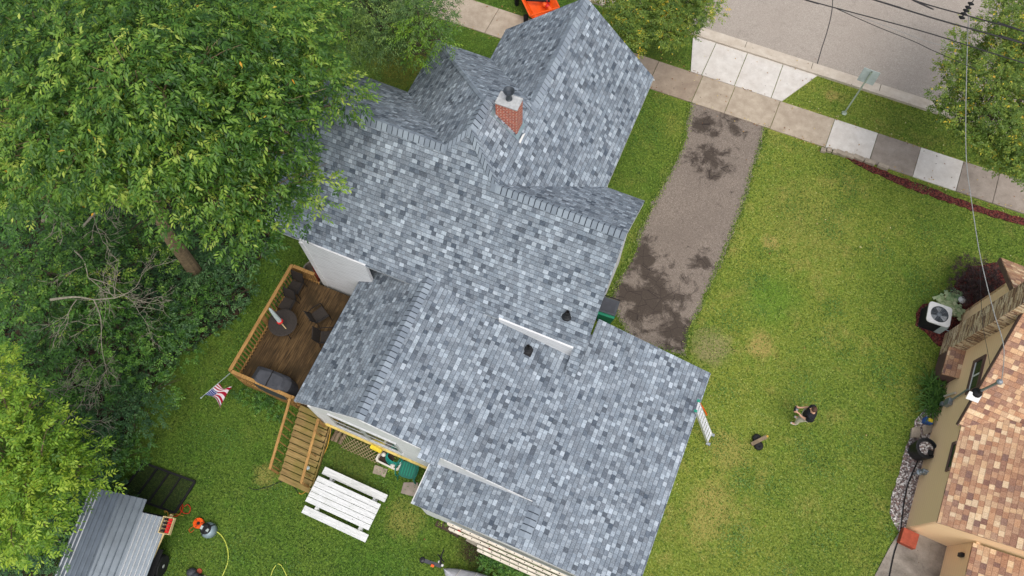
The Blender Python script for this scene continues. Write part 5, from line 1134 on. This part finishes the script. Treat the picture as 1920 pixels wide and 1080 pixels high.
for hand, s_ in ((10, 1), (14, -1)):
    hx, hy, hz = body[hand]
    V.append((hx - .06, hy - .01 * s_, hz)); pi_ = len(V) - 1; Ed.append((hand, pi_)); Rr.append(.026)
    for k in range(4):
        oy = (-.024 + .016 * k); V += [(hx - .1, hy + oy, hz + .004), (hx - .13 + .004 * abs(k - 1.5), hy + oy - .008 * s_, hz - .015), (hx - .14, hy + oy - .016 * s_, hz - .038)]
        n0 = len(V) - 3; Ed += [(pi_, n0), (n0, n0 + 1), (n0 + 1, n0 + 2)]; Rr += [.009, .0085, .007]
    V += [(hx - .06, hy - .04 * s_, hz + .02), (hx - .09, hy - .05 * s_, hz + .035)]; n0 = len(V) - 2; Ed += [(pi_, n0), (n0, n0 + 1)]; Rr += [.011, .009]
pers.scale = (1.12, 1.12, 1.06)
bo = skin_body('body', V, Ed, Rr, M['skin'], pers)
skin_body('shirt', [(0, 0, .88), (0, 0, 1.08), (.02, 0, 1.3), (.02, 0, 1.44), (.02, .17, 1.43), (.02, .225, 1.24), (-.03, .21, 1.17), (.02, -.17, 1.43), (.02, -.225, 1.24), (-.03, -.21, 1.17)],
          [(0, 1), (1, 2), (2, 3), (3, 4), (4, 5), (5, 6), (3, 7), (7, 8), (8, 9)], [.18, .18, .2, .12, .105, .095, .08, .105, .095, .08], M['shirt'], pers)
skin_body('trousers', [(0, 0, .92), (0, .09, .84), (-.02, .1, .48), (.0, .11, .12), (0, -.09, .84), (-.1, -.1, .48), (-.06, -.11, .12)], [(0, 1), (1, 2), (2, 3), (0, 4), (4, 5), (5, 6)], [.135, .105, .08, .068, .105, .08, .068], M['trouser'], pers)
skin_body('shoe', [(.04, .11, .06), (-.06, .115, .05), (-.16, .12, .04)], [(0, 1), (1, 2)], [.045, .045, .035], M['hide_white'], pers); skin_body('shoe', [(-.02, -.11, .06), (-.12, -.12, .05), (-.22, -.13, .04)], [(0, 1), (1, 2)], [.045, .045, .035], M['hide_white'], pers)
skin_body('hair', [(.02, 0, 1.64), (-.03, 0, 1.73), (-.09, 0, 1.755)], [(0, 1), (1, 2)], [.095, .105, .085], M['hair'], pers)
skin_body('nose', [(-.13, 0, 1.665), (-.15, 0, 1.645)], [(0, 1)], [.012, .014], M['skin'], pers)
mb = MB(); pw = Vector(pers.location); mb.box(-.47, -.36, -.1, .1, 1.1, 1.135, Matrix.Translation(pw)); mb.box(-.52, -.47, -.09, .09, 1.12, 1.24, Matrix.Translation(pw))
tag(mb.build('remote_controller', M['rubber'], bevel=.01), 'black drone remote controller held in both hands of the person', 'controller')
mb = MB(); mb.box(-.455, -.375, -.05, .05, 1.1352, 1.142, Matrix.Translation(pw)); o2 = mb.build('controller_screen', M['steel'], None); o2.parent = bpy.data.objects['remote_controller']

# ---------------------------------------------------------------- vegetation
def leaves_mesh(name, P, D, S, leaf_l, leaf_w, tint, mat, parent=None, loc=None, base=None):
    """P leaf base points, D leaf directions, S side directions (unit numpy arrays)"""
    n = len(P); L = leaf_l[:, None] if hasattr(leaf_l, '__len__') else np.full((n, 1), leaf_l); Wd = leaf_w[:, None] if hasattr(leaf_w, '__len__') else np.full((n, 1), leaf_w)
    nrm = np.cross(D, S); droop = -nrm * L * .06
    v = np.empty((n, 4, 3)); v[:, 0] = P; v[:, 1] = P + D * L * .45 + S * Wd * .5 + droop; v[:, 2] = P + D * L - np.array([0, 0, 1]) * L * .1; v[:, 3] = P + D * L * .45 - S * Wd * .5 + droop
    b = np.array(base if base is not None else (0, 0, 0)); v = (v - b).reshape(-1, 3)
    me = bpy.data.meshes.new(name); me.vertices.add(n * 4); me.vertices.foreach_set('co', v.astype(np.float32).ravel())
    idx = np.arange(n)[:, None] * 4; tri = np.concatenate([idx + np.array([[0, 1, 2]]), idx + np.array([[0, 2, 3]])], 1).reshape(-1)
    me.loops.add(n * 6); me.loops.foreach_set('vertex_index', tri.astype(np.int32)); me.polygons.add(n * 2)
    me.polygons.foreach_set('loop_start', (np.arange(n * 2) * 3).astype(np.int32)); me.polygons.foreach_set('loop_total', np.full(n * 2, 3, np.int32))
    me.update(); a = me.attributes.new('tint', 'FLOAT', 'POINT'); a.data.foreach_set('value', np.repeat(tint, 4).astype(np.float32)); me.materials.append(mat)
    o = bpy.data.objects.new(name, me); C.objects.link(o); o.parent = parent
    if parent is None: o.location = b
    return o
def unit(a): return a / np.maximum(np.linalg.norm(a, axis=1, keepdims=True), 1e-9)
def sprays(rs, clumps, dens, per, leaf, wid, flat=.65, droop=.45, spread=1.0, tint0=.35, tvar=.3, up=.25, spray_len=2.2):
    Ps, Ds, Ss, Ts, Ls = [], [], [], [], []
    for (cx, cy, cz, r_) in clumps:
        n = max(6, int(dens * r_ * r_)); d = rs.normal(size=(n, 3)); d[:, 2] = np.abs(d[:, 2]) * .9 - .25; d = unit(d)
        rad = r_ * rs.uniform(.35, 1.05, (n, 1)) ** .6
        c = np.array([cx, cy, cz]) + d * rad * np.array([1, 1, flat])
        ax = d * np.array([1, 1, .2]) + rs.normal(size=(n, 3)) * .45; ax[:, 2] += up - droop * .6; ax = unit(ax)
        sd = unit(np.cross(ax, np.array([0, 0, 1.0])) + rs.normal(size=(n, 3)) * .12); ct = rs.normal(0, .15)
        tt = tint0 + ct + rs.normal(0, tvar * .55, n)
        ln = leaf * spray_len * rs.uniform(.7, 1.2, n)
        for k in range(per):
            f = (k + .5) / per; s_ = 1 if k % 2 else -1
            base = c + ax * (ln * f)[:, None]; base[:, 2] -= droop * leaf * f * f * 1.6
            if k == per - 1: dl = ax.copy()
            else: dl = ax * .55 + sd * s_ * .8
            dl = dl + rs.normal(size=(n, 3)) * .16; dl[:, 2] -= droop * .55; dl = unit(dl)
            sl_ = unit(np.cross(dl, np.array([0, 0, 1.0])) + rs.normal(size=(n, 3)) * .28)
            Ps.append(base); Ds.append(dl); Ss.append(sl_); Ts.append(np.clip(tt + rs.normal(0, .1, n), 0, .98)); Ls.append(np.full(n, leaf) * rs.uniform(.7, 1.15, n))
    return [np.concatenate(x) for x in (Ps, Ds, Ss, Ts, Ls)]
def inpoly(u, v, poly):
    c = False; j = len(poly) - 1
    for i in range(len(poly)):
        (a, b), (p, q) = poly[i], poly[j]
        if (b > v) != (q > v) and u < (p - a) * (v - b) / (q - b) + a: c = not c
        j = i
    return c
def crown(seed, poly, n, zf, rr, gap=.7, mg=.75):
    """clump centres spread through the crown volume whose outline is poly (seen from the camera) and whose height is zf(u, v, random)"""
    r = random.Random(seed); us = [p[0] for p in poly]; vs_ = [p[1] for p in poly]; out = []; tries = 0
    while len(out) < n and tries < n * 60:
        tries += 1; u, v = r.uniform(min(us), max(us)), r.uniform(min(vs_), max(vs_))
        if not inpoly(u, v, poly): continue
        z = zf(u, v, r.random()); p = at(u, v, z); R_ = r.uniform(*rr)
        pr_ = R_ * 1450 / (28 - z) * mg
        if not all(inpoly(u + pr_ * math.cos(k * .785), v + pr_ * math.sin(k * .785), poly) for k in range(8)): continue
        if any((p - Vector(q[:3])).length < (R_ + q[3]) * .5 * gap for q in out): continue
        out.append((p.x, p.y, z, R_))
    return out
def tree(name, label, cat, base, clumps, leafm, leaf, wid, dens, per, trunk_r, trunk_pts=None, barkm='bark', nbr=40, seed=1, accent=None, group=None, **kw):
    rs = np.random.RandomState(seed); t = thing(name, label, cat, base, group)
    P, D, S, T, Ls = sprays(rs, clumps, dens, per, leaf, wid, **kw)
    if accent is not None:
        m_ = rs.random_sample(len(T)) < accent; T = np.where(m_, rs.uniform(.96, 1, len(T)), T)
    leaves_mesh('crown', P, D, S, Ls, Ls * (wid / leaf), T, leafm, t, base=base)
    cen = np.mean([c[:3] for c in clumps], 0); zb = min(c[2] for c in clumps)
    tp_ = trunk_pts or [Vector(base), Vector((base[0] * .7 + cen[0] * .3, base[1] * .7 + cen[1] * .3, zb * .6)), Vector((cen[0], cen[1], cen[2] - .4))]
    cp = curve_pts(tp_, 5); rads = [trunk_r * (1 - .7 * i / (len(cp) - 1)) for i in range(len(cp))]
    mb = MB(); mb.tube(cp, rads, 10); r = random.Random(seed + 5)
    lst = list(clumps); r.shuffle(lst)
    for c in lst[:nbr]:
        c_ = Vector(c[:3]); k = min(range(len(cp) // 3, len(cp)), key=lambda i: (cp[i] - c_).length + max(0, cp[i].z - c_.z) * 3); s_ = cp[k]
        mid = s_.lerp(c_, .5) + Vector((r.uniform(-.3, .3), r.uniform(-.3, .3), -.1 * (c_ - s_).length)); w = rads[k] * .4
        bp = curve_pts([s_, mid, c_], 5); mb.tube(bp, [w * (1 - .85 * i / (len(bp) - 1)) + .008 for i in range(len(bp))], 6)
        for _ in range(3):
            e_ = c_ + Vector((r.uniform(-1, 1), r.uniform(-1, 1), r.uniform(-.1, .6))) * c[3]; mb.tube([bp[-3], bp[-3].lerp(e_, .6) + Vector((0, 0, .05)), e_], [w * .25 + .008, .01, .005], 4)
    mb.build('trunk', M[barkm], t); return t

# big walnut over the roof
polyA = [(-90, -90), (640, -90), (655, 20), (640, 90), (655, 150), (715, 190), (668, 222), (612, 208), (590, 240), (622, 278), (590, 305), (632, 350), (628, 395), (590, 425), (530, 408), (510, 440), (560, 470), (545, 490), (500, 480), (470, 515), (435, 480), (400, 445), (362, 420), (318, 432), (290, 395), (270, 360), (215, 380), (150, 365), (100, 400), (60, 385), (0, 400), (-90, 420)]
def zA(u, v, q):
    d = math.hypot((u - 250) / 430, (v - 120) / 330); top = 14.5 - 4.6 * min(1.3, d) ** 2; return max(9.3, top - 2.6 * q * q)
cA = crown(11, polyA, 440, zA, (.5, 1.0), .55, .42)
tb_ = at(378, 527, 0)
tree('walnut_tree', 'tall green tree with drooping compound leaves covering the corner of the roof', 'tree', tb_, cA, M['leaf_walnut'], .15, .062, 46, 9, .3,
     [tb_, at(345, 480, 3.2), at(310, 430, 6.2), at(280, 330, 9.2), at(260, 200, 11.5)], nbr=110, seed=3, accent=.004, tint0=.42, droop=.6)
# finer grey-green tree at the top
polyB = [(560, -90), (880, -90), (858, 10), (850, 50), (800, 75), (828, 100), (770, 128), (735, 105), (700, 140), (640, 120), (610, 60)]
cB = crown(12, polyB, 120, lambda u, v, q: max(5.2, 9.5 - 3.6 * q - max(0, (v - 20)) * .012), (.45, .8), .5, .4)
tree('grey_green_tree', 'fine leaved grey green tree between the big tree and the sidewalk', 'tree', at(700, -20, 0), cB, M['leaf_grey'], .12, .035, 75, 7, .2, barkm='bark_dark', nbr=40, seed=4, tint0=.4, droop=.6)
cB2 = crown(22, [(735, 20), (800, 0), (845, 60), (840, 90), (800, 90), (828, 105), (790, 125), (745, 100)], 16, lambda u, v, q: 9.4 - 1.6 * q, (.35, .6), .5, .3)
tree('young_green_tree', 'bright green branch tips of a slender tree touching the dark gable', 'tree', at(770, 70, 0), cB2, M['leaf_bright'], .12, .045, 60, 7, .1, barkm='bark_dark', nbr=14, seed=14, tint0=.2, droop=.6)
# street trees
polyC = [(1115, -60), (1365, -60), (1348, 30), (1305, 55), (1290, 95), (1262, 100), (1235, 85), (1205, 60), (1225, 95), (1195, 112), (1160, 80), (1125, 40)]
cC = crown(13, polyC, 150, lambda u, v, q: 5.8 - 2.2 * q, (.32, .55), .42, .5)
tree('street_tree', 'loose street tree with yellowing leaves beside the peak of the grey roof', 'tree', at(1195, -10, 0), cC, M['leaf_yellow'], .1, .055, 190, 6, .14, barkm='bark_dark', nbr=26, seed=5, accent=.012, tint0=.5, droop=.25, group='street trees')
polyD = [(1800, 20), (1850, 30), (1860, -60), (2000, -60), (2000, 350), (1905, 345), (1860, 320), (1820, 290), (1780, 235), (1745, 245), (1738, 190), (1732, 140), (1760, 100), (1745, 80), (1790, 60)]
cD = crown(15, polyD, 190, lambda u, v, q: 6.8 - 2.6 * q, (.35, .65), .42, .5)
tree('street_tree', 'wide street tree under the wires at the right edge with yellow flecked leaves', 'tree', at(1885, 235, 0), cD, M['leaf_yellow'], .105, .058, 165, 6, .16, barkm='bark_dark', nbr=34, seed=6, accent=.012, tint0=.46, droop=.25, group='street trees')
# bright tree lower left
polyE = [(-90, 640), (20, 645), (34, 690), (20, 720), (90, 720), (105, 770), (150, 800), (190, 830), (185, 870), (232, 890), (238, 960), (212, 970), (190, 930), (150, 930), (120, 960), (118, 1010), (105, 1045), (50, 1060), (0, 1055), (-90, 1060)]
cE = crown(16, polyE, 170, lambda u, v, q: max(4.6, 9.2 - 3.6 * q - max(0, u - 60) * .02), (.38, .7), .58, .8)
tree('bright_green_tree', 'bright yellow green tree in the lower left corner hanging over the trailer', 'tree', at(-60, 900, 0), cE, M['leaf_bright'], .13, .055, 66, 8, .22, nbr=70, seed=7, tint0=.52, droop=.45)
# understorey of individual shrubs and small trees
shr = [(60, 470, 5.5, 1.9, 'leaf_walnut', .14), (150, 430, 4.6, 1.5, 'leaf_shrub', .15), (60, 590, 5.0, 1.9, 'leaf_shrub', .15), (235, 470, 3.6, 1.5, 'leaf_walnut', .13), (150, 640, 3.8, 1.5, 'leaf_shrub', .13), (255, 560, 2.6, 1.5, 'leaf_ivy', .12),
       (330, 560, 2.0, 1.3, 'leaf_shrub', .11), (250, 660, 2.4, 1.4, 'leaf_shrub', .12), (190, 740, 2.6, 1.5, 'leaf_ivy', .11), (80, 700, 3.4, 1.6, 'leaf_shrub', .14), (345, 470, 2.4, 1.2, 'leaf_ivy', .12), (20, 400, 5.0, 1.8, 'leaf_shrub', .15),
       (150, 860, 2.0, 1.3, 'leaf_ivy', .11), (120, 540, 4.4, 1.5, 'leaf_walnut', .14), (300, 620, 1.8, 1.1, 'leaf_shrub', .1), (210, 810, 1.5, 1.0, 'leaf_shrub', .1), (60, 830, 3.0, 1.6, 'leaf_ivy', .12), (400, 520, 1.7, 1.1, 'leaf_ivy', .11), (90, 960, 2.2, 1.5, 'leaf_ivy', .12),  (20, 1040, 2.2, 1.5, 'leaf_ivy', .12), (160, 930, 1.4, .9, 'leaf_ivy', .1)]
lab = ['mid green sapling below the left end of the big tree', 'dark bush under the drooping branches near the left edge', 'broad dark shrub at the left edge above the bright tree', 'leafy green sapling left of the leaning trunk', 'dark shrub below the bare branches', 'grey green shrub just below the bare branches, left of the trunk',
       'dense shrub at the foot of the leaning trunk', 'round dark green shrub midway along the lawn edge', 'bluish green shrub where the lawn edge bends', 'dark shrub above the top of the bright tree', 'dark creeper clad bush behind the leaning trunk', 'dark shrub at the far left under the big tree',
       'low bluish shrub between the bright tree and the lawn', 'lighter green sapling among the bare branches', 'low green shrub at the lawn edge below the trunk', 'smallest round shrub on the lawn edge', 'dark shrub beneath the bright tree', 'low dark bush between trunk and deck', 'dark bush in the shade beside the trailer roof', 'dark bush at the bottom left corner', 'low dark shrub at the top left of the trailer roof']
for i, (u, v, z, r_, lm, lf_) in enumerate(shr):
    r = random.Random(100 + i); c = at(u, v, z); cl = []
    for k in range(13):
        a, q = r.uniform(0, 6.3), math.sqrt(r.random()) * r_; cl.append((c.x + q * math.cos(a), c.y + q * math.sin(a), z - .5 * q - r.uniform(0, .5), r.uniform(.4, .75)))
    tree('shrub', lab[i], 'shrub', Vector((c.x, c.y, 0)), cl, M[lm], lf_, lf_ * .5, 62, 7, .05, barkm='bark_dark', nbr=8, seed=50 + i, group='shrubs along the wooded edge', tint0=.42 if lm != 'leaf_walnut' else .3, droop=.35)
# low leafy ground cover under everything on the wooded side
poly_g = [(-300, 330), (520, 330), (500, 470), (450, 520), (470, 560), (440, 600), (385, 635), (350, 650), (300, 700), (262, 760), (235, 810), (218, 860), (215, 900), (180, 925), (130, 990), (90, 1100), (-300, 1100)]
rs = np.random.RandomState(9); cg = []
r = random.Random(77)
while len(cg) < 900:
    u, v = r.uniform(-150, 520), r.uniform(330, 1090)
    if inpoly(u, v, poly_g): p = at(u, v, .25); cg.append((p.x, p.y, r.uniform(.15, .45), r.uniform(.28, .5)))
P, D, S, T, Ls = sprays(rs, cg, 120, 6, .09, .05, tint0=.4, droop=.3)
o = leaves_mesh('ground_cover', P, D, S, Ls, Ls * .55, T, M['leaf_ivy']); tag(o, 'low dark leafy ground cover along the wooded lawn edge', 'ground cover', kind='stuff')
fl_ = sheet('forest_floor', jag(pxs(poly_g), .4, .1, 8), M['soil'], .03, .06); struct(fl_)
# bare dead tree
def bare(base, root_pts, seeds, name, label):
    t = thing(name, label, 'tree', base); r = random.Random(seeds); mb = MB()
    def grow(p, d, L, w, dep):
        pts = [p]; 
        for k in range(4):
            d = (d + Vector((r.uniform(-.35, .35), r.uniform(-.35, .35), r.uniform(-.16, .12)))).normalized(); pts.append(pts[-1] + d * L / 4)
        mb.tube(pts, [w * (1 - .2 * i) + .004 for i in range(5)], 5)
        if dep:
            for _ in range(3 if dep > 1 else 2):
                q = pts[r.randint(1, 4)]; d2 = (d + Vector((r.uniform(-1, 1), r.uniform(-1, 1), r.uniform(-.3, .3)))).normalized(); grow(q, d2, L * .62, w * .5, dep - 1)
    for (a, b, w) in root_pts:
        mb.tube(curve_pts([a, a.lerp(b, .5) + Vector((.1, .1, .1)), b], 4), [w * (1 - .6 * i / 8) for i in range(9)], 7); grow(b, (b - a).normalized(), 1.35, w * .38, 4)
        grow(a.lerp(b, .6), (b - a).normalized().cross(Vector((0, 0, 1))), 1.0, w * .28, 3)
        mb.build('branch', M['twig'], t); mb = MB()
db = at(130, 560, 0)
bare(db, [(at(95, 562, 5.4), at(176, 562, 5.6), .045), (at(176, 562, 5.6), at(190, 640, 5.0), .022), (at(140, 470, 4.9), at(165, 520, 4.8), .03), (at(160, 520, 4.7), at(235, 555, 4.5), .022)], 3, 'dead_tree', 'tangle of bare grey branches lying over the dark shrubs')
bare(at(90, 400, 0), [(at(80, 415, 5.8), at(100, 375, 6.2), .06), (at(155, 425, 5.6), at(188, 388, 6.2), .045)], 5, 'broken_tree', 'broken mossy limbs standing in the gap under the big tree')
bare(at(20, 720, 0), [(at(5, 700, 5.2), at(45, 720, 5.3), .03), (at(110, 800, 4.2), at(150, 760, 4.0), .025)], 8, 'bare_sapling', 'thin bare twigs just above the bright green tree')
# red barberry, hosta, strap-leaved clump, weeds
c = at(1835, 530, .6); cl = [(c.x + .95 * q * math.cos(a), c.y + .95 * q * math.sin(a), .45 + .25 * random.Random(i).random(), .34) for i, (a, q) in enumerate([(k * 2.4, math.sqrt(k / 16)) for k in range(17)])]
tree('barberry_bush', 'dark purple red leaved bush against the beige wall', 'bush', Vector((c.x, c.y, 0)), cl, M['leaf_red'], .07, .035, 330, 6, .03, barkm='bark_dark', nbr=17, seed=31, tint0=.45, droop=.3)
def rosette(name, label, cat, c, nl, L, W, mat, seed, tilt=(.15, .8), group=None, t0=.5):
    rs = np.random.RandomState(seed); a = rs.uniform(0, 6.28, nl); el = rs.uniform(tilt[0], tilt[1], nl); off = rs.normal(0, .06, (nl, 2))
    P = np.stack([c.x + off[:, 0], c.y + off[:, 1], np.full(nl, .05)], 1); Ds_ = []; 
    segs = 3; out = [[], [], [], [], []]
    cur = P.copy(); e = el + .5
    for k in range(segs):
        d = np.stack([np.cos(a) * np.cos(e), np.sin(a) * np.cos(e), np.sin(e)], 1); s_ = np.stack([-np.sin(a), np.cos(a), np.zeros(nl)], 1)
        ll = L * rs.uniform(.75, 1.1, nl) / segs; out[0].append(cur - d * ll[:, None] * .25); out[1].append(d); out[2].append(s_); out[3].append(np.clip(t0 + rs.normal(0, .2, nl), 0, 1)); out[4].append(ll * 1.5)
        cur = cur + d * ll[:, None]; e = e - .6
    P, D, S, T, Ls = [np.concatenate(x) for x in out]; o = leaves_mesh(name, P, D, S, Ls, np.full(len(Ls), W), T, mat, None, base=(c.x, c.y, 0)); return tag(o, label, cat, group)
for i, (u, v, nl, lb_) in enumerate([(1788, 556, 26, 'larger bluish green hosta nearest the white mushroom lamp'), (1774, 566, 22, 'pale hosta beside the top of the air conditioner'), (1786, 574, 24, 'pale green hosta between air conditioner and chimney'), (1790, 585, 16, 'smallest pale hosta closest to the stone chimney')]):
    rosette('hosta', lb_, 'plant', at(u, v, .15), nl, .42, .2, M['leaf_hosta'], 60 + i, group='hostas by the air conditioner', t0=.25 if i == 0 else .65)
for i in range(7):
    p = at(1742 + (i % 3) * 9 + rnd.uniform(-2, 2), 722 + i * 8, .1); rosette('daylily', 'strap leaved green clump in the row below the small brown roof', 'plant', p, 46, .75, .035, M['leaf_lily'], 80 + i, (.3, 1.1), 'daylilies at the foot of the beige wall')
for i, (u, v, lb_) in enumerate([(741, 872, 'bright green weed growing at the right end of the planter'), (839, 972, 'yellow green weed by the timber blocks'), (500, 745, 'dark weeds under the slatted skirt of the deck')]):
    p = at(u, v, .2); cl = [(p.x + rnd.uniform(-.15, .15), p.y + rnd.uniform(-.12, .12), .25, .2) for _ in range(3)]
    rs = np.random.RandomState(90 + i); P, D, S, T, Ls = sprays(rs, cl, 500, 5, .09, .04, tint0=.5 - .3 * (i == 2)); tag(leaves_mesh('weed', P, D, S, Ls, Ls * .45, T, M['leaf_bright' if i < 2 else 'leaf_shrub'], base=(p.x, p.y, 0)), lb_, 'plant')
cl = []
for k in range(60):
    u = rnd.uniform(915, 1100); v = 1040 + (u - 915) * .42 + rnd.uniform(-8, 26); p = at(u, v, .2); cl.append((p.x, p.y, rnd.uniform(.15, .4), rnd.uniform(.2, .35)))
cl += [(lambda p: (p.x, p.y, .2, .25))(at(450 + 9 * k, 735 + 5.2 * k, .1)) for k in range(10)]
P, D, S, T, Ls = sprays(np.random.RandomState(44), cl, 200, 6, .08, .04, tint0=.45, droop=.3)
tag(leaves_mesh('wall_creeper', P, D, S, Ls, Ls * .55, T, M['leaf_shrub']), 'dark green creeping plants along the foot of the ladders and deck', 'ground cover', kind='stuff')
# grass blades standing on the lawn and fallen leaves on the pavement
rs = np.random.RandomState(5); NB_ = 420000
X = rs.uniform(-14.5, 17, NB_); Y = rs.uniform(-6, 27, NB_)
keep = np.ones(NB_, bool)
def cut(x0, x1, y0, y1):
    global keep
    keep &= ~((X > x0) & (X < x1) & (Y > y0) & (Y < y1))
cut(-11.4, -1.2, 8, 14.3); cut(-10.2, -3, 14, 18.2); cut(-8.7, 2.8, 3.3, 9.3); cut(-4.1, 2.8, 1.9, 9.3); cut(-12.5, -8.6, 3.3, 7.8); cut(-30, 30, 21.85, 23.6); cut(11.35, 40, -20, 18)
dpoly = [tuple(p) for p in dw]
def cutpoly(poly):
    global keep
    xs_ = [p[0] for p in poly]; ys_ = [p[1] for p in poly]; ii = np.where(keep & (X > min(xs_)) & (X < max(xs_)) & (Y > min(ys_)) & (Y < max(ys_)))[0]
    for i in ii:
        if inpoly(X[i], Y[i], poly): keep[i] = False
for pp in (dw, gv, mb2, mu, pxs([(1684, 1000), (1697, 990), (1790, 1018), (1780, 1120), (1640, 1120), (1640, 1078), (1668, 1025)]), [(apb[0].x, SW1 - .1), (apb[4].x, SW1 - .1), (ap[4].x, kline(ap[4].x, -.6)[1]), (ap[0].x, kline(ap[0].x, -.6)[1])], pxs(poly_g)): cutpoly(pp)
keep &= (Y < (kA.y + (X - kA.x) * kd.y / kd.x) - .66)
X, Y = X[keep], Y[keep]; n = len(X)
a = rs.uniform(0, 6.28, n); el = rs.uniform(.25, 1.2, n)
D = np.stack([np.cos(a) * np.cos(el), np.sin(a) * np.cos(el), np.sin(el)], 1); S = np.stack([-np.sin(a), np.cos(a), np.zeros(n)], 1)
Ls = rs.uniform(.04, .11, n); cl_ = np.sin(X * 2.1 + 1.3 * np.sin(Y * 1.7)) * np.sin(Y * 2.4 + 1.1 * np.sin(X * 1.3)); big_ = np.sin(X * .55 + 1.7 * np.sin(Y * .41)) * np.sin(Y * .63 + 1.2 * np.sin(X * .37)); T = np.clip(.3 + .3 * np.clip((X + 4) / 7, 0, 1) * (1 - .5 * np.clip((X - 4.5) / 6, 0, 1)) + .07 * cl_ + .08 * big_ + rs.normal(0, .21, n), 0, 1)
o = leaves_mesh('grass', np.stack([X, Y, np.zeros(n)], 1), D, S, Ls, rs.uniform(.014, .032, n), T, M['blade']); tag(o, 'short mown grass blades over the lawns and verge', 'grass', kind='stuff')
r = random.Random(21); pts_ = []
for _ in range(520):
    x = r.uniform(-13, 14); y = r.choice([r.uniform(21.9, 26), r.uniform(21.7, 22.1), r.uniform(23.4, 23.7), r.uniform(0, 27)]); pts_.append((x, y))
n = len(pts_); P = np.array([(x, y, .075 if 21.9 < y < 26 else .06) for x, y in pts_]); a = rs.uniform(0, 6.28, n)
D = np.stack([np.cos(a), np.sin(a), np.full(n, .15)], 1); D = unit(D); S = unit(np.stack([-np.sin(a), np.cos(a), rs.normal(0, .3, n)], 1))
ok = np.array([not (-12.7 < x < 3.1 and 1.6 < y < 18.5) and not (x > 11.2 and y < 18) for x, y in pts_])
tag(leaves_mesh('fallen_leaves', P[ok], D[ok], S[ok], rs.uniform(.05, .1, ok.sum()), rs.uniform(.03, .06, ok.sum()), rs.uniform(.2, 1, ok.sum()), M['leaf_fallen']), 'scattered small fallen leaves on the pavement, road edge and lawns', 'leaves', kind='stuff')
# grass tufts creeping over the driveway border and leaf litter caught along the pavement
rs = np.random.RandomState(61); pp_ = []
for i in range(1, len(dw)):
    a_, b_ = Vector(dw[i]), Vector(dw[(i + 1) % len(dw)]); m_ = int((b_ - a_).length * 260)
    for _ in range(m_):
        q_ = a_.lerp(b_, rs.random_sample()); k_ = .35 * math.sin(q_.x * 5.3) * math.sin(q_.y * 4.1); pp_.append((q_.x + rs.normal(0, .07 + .05 * abs(k_)), q_.y + rs.normal(0, .08 + .05 * abs(k_)), .02))
P = np.array(pp_); n = len(P); a = rs.uniform(0, 6.28, n); el = rs.uniform(.2, 1.1, n)
D = np.stack([np.cos(a) * np.cos(el), np.sin(a) * np.cos(el), np.sin(el)], 1); S = np.stack([-np.sin(a), np.cos(a), np.zeros(n)], 1)
tag(leaves_mesh('border_grass', P, D, S, rs.uniform(.04, .12, n), rs.uniform(.015, .035, n), np.clip(rs.normal(.58, .25, n), 0, 1), M['blade']), 'ragged grass creeping over the edges of the driveway', 'grass', kind='stuff')
# loose clover patches: lighter low leaves in uneven groups over the lawns
n = 26000; gx = rs.uniform(-14, 11, 260); gy = rs.uniform(-5, 22, 260); gi = rs.randint(0, 260, n); X2 = gx[gi] + rs.normal(0, .3, n); Y2 = gy[gi] + rs.normal(0, .3, n)
ok = ~((X2 > -12.6) & (X2 < 3.0) & (Y2 > 1.7) & (Y2 < 18.6) & ~((X2 > -8.3) & (X2 < -4.2) & (Y2 < 3.1)) & ~((X2 > -.9) & (Y2 > 9.6))) & (X2 < 11.1) & (Y2 < 21.7) & ~((X2 > -9.9) & (X2 < -8.4) & (Y2 > .6) & (Y2 < 3.6)) & ~((X2 > -1.6) & (X2 < 2.6) & (Y2 > 9.3) & (Y2 < 21.9))
X2, Y2 = X2[ok], Y2[ok]; n = len(X2); a = rs.uniform(0, 6.28, n); D = unit(np.stack([np.cos(a), np.sin(a), np.full(n, .2)], 1)); S = unit(np.stack([-np.sin(a), np.cos(a), rs.normal(0, .2, n)], 1))
tag(leaves_mesh('clover', np.stack([X2, Y2, rs.uniform(.03, .07, n)], 1), D, S, rs.uniform(.03, .06, n), rs.uniform(.03, .05, n), np.clip(rs.normal(.75, .2, n), 0, 1), M['leaf_lily']), 'small clover leaves in loose patches over the lawns', 'clover', kind='stuff')
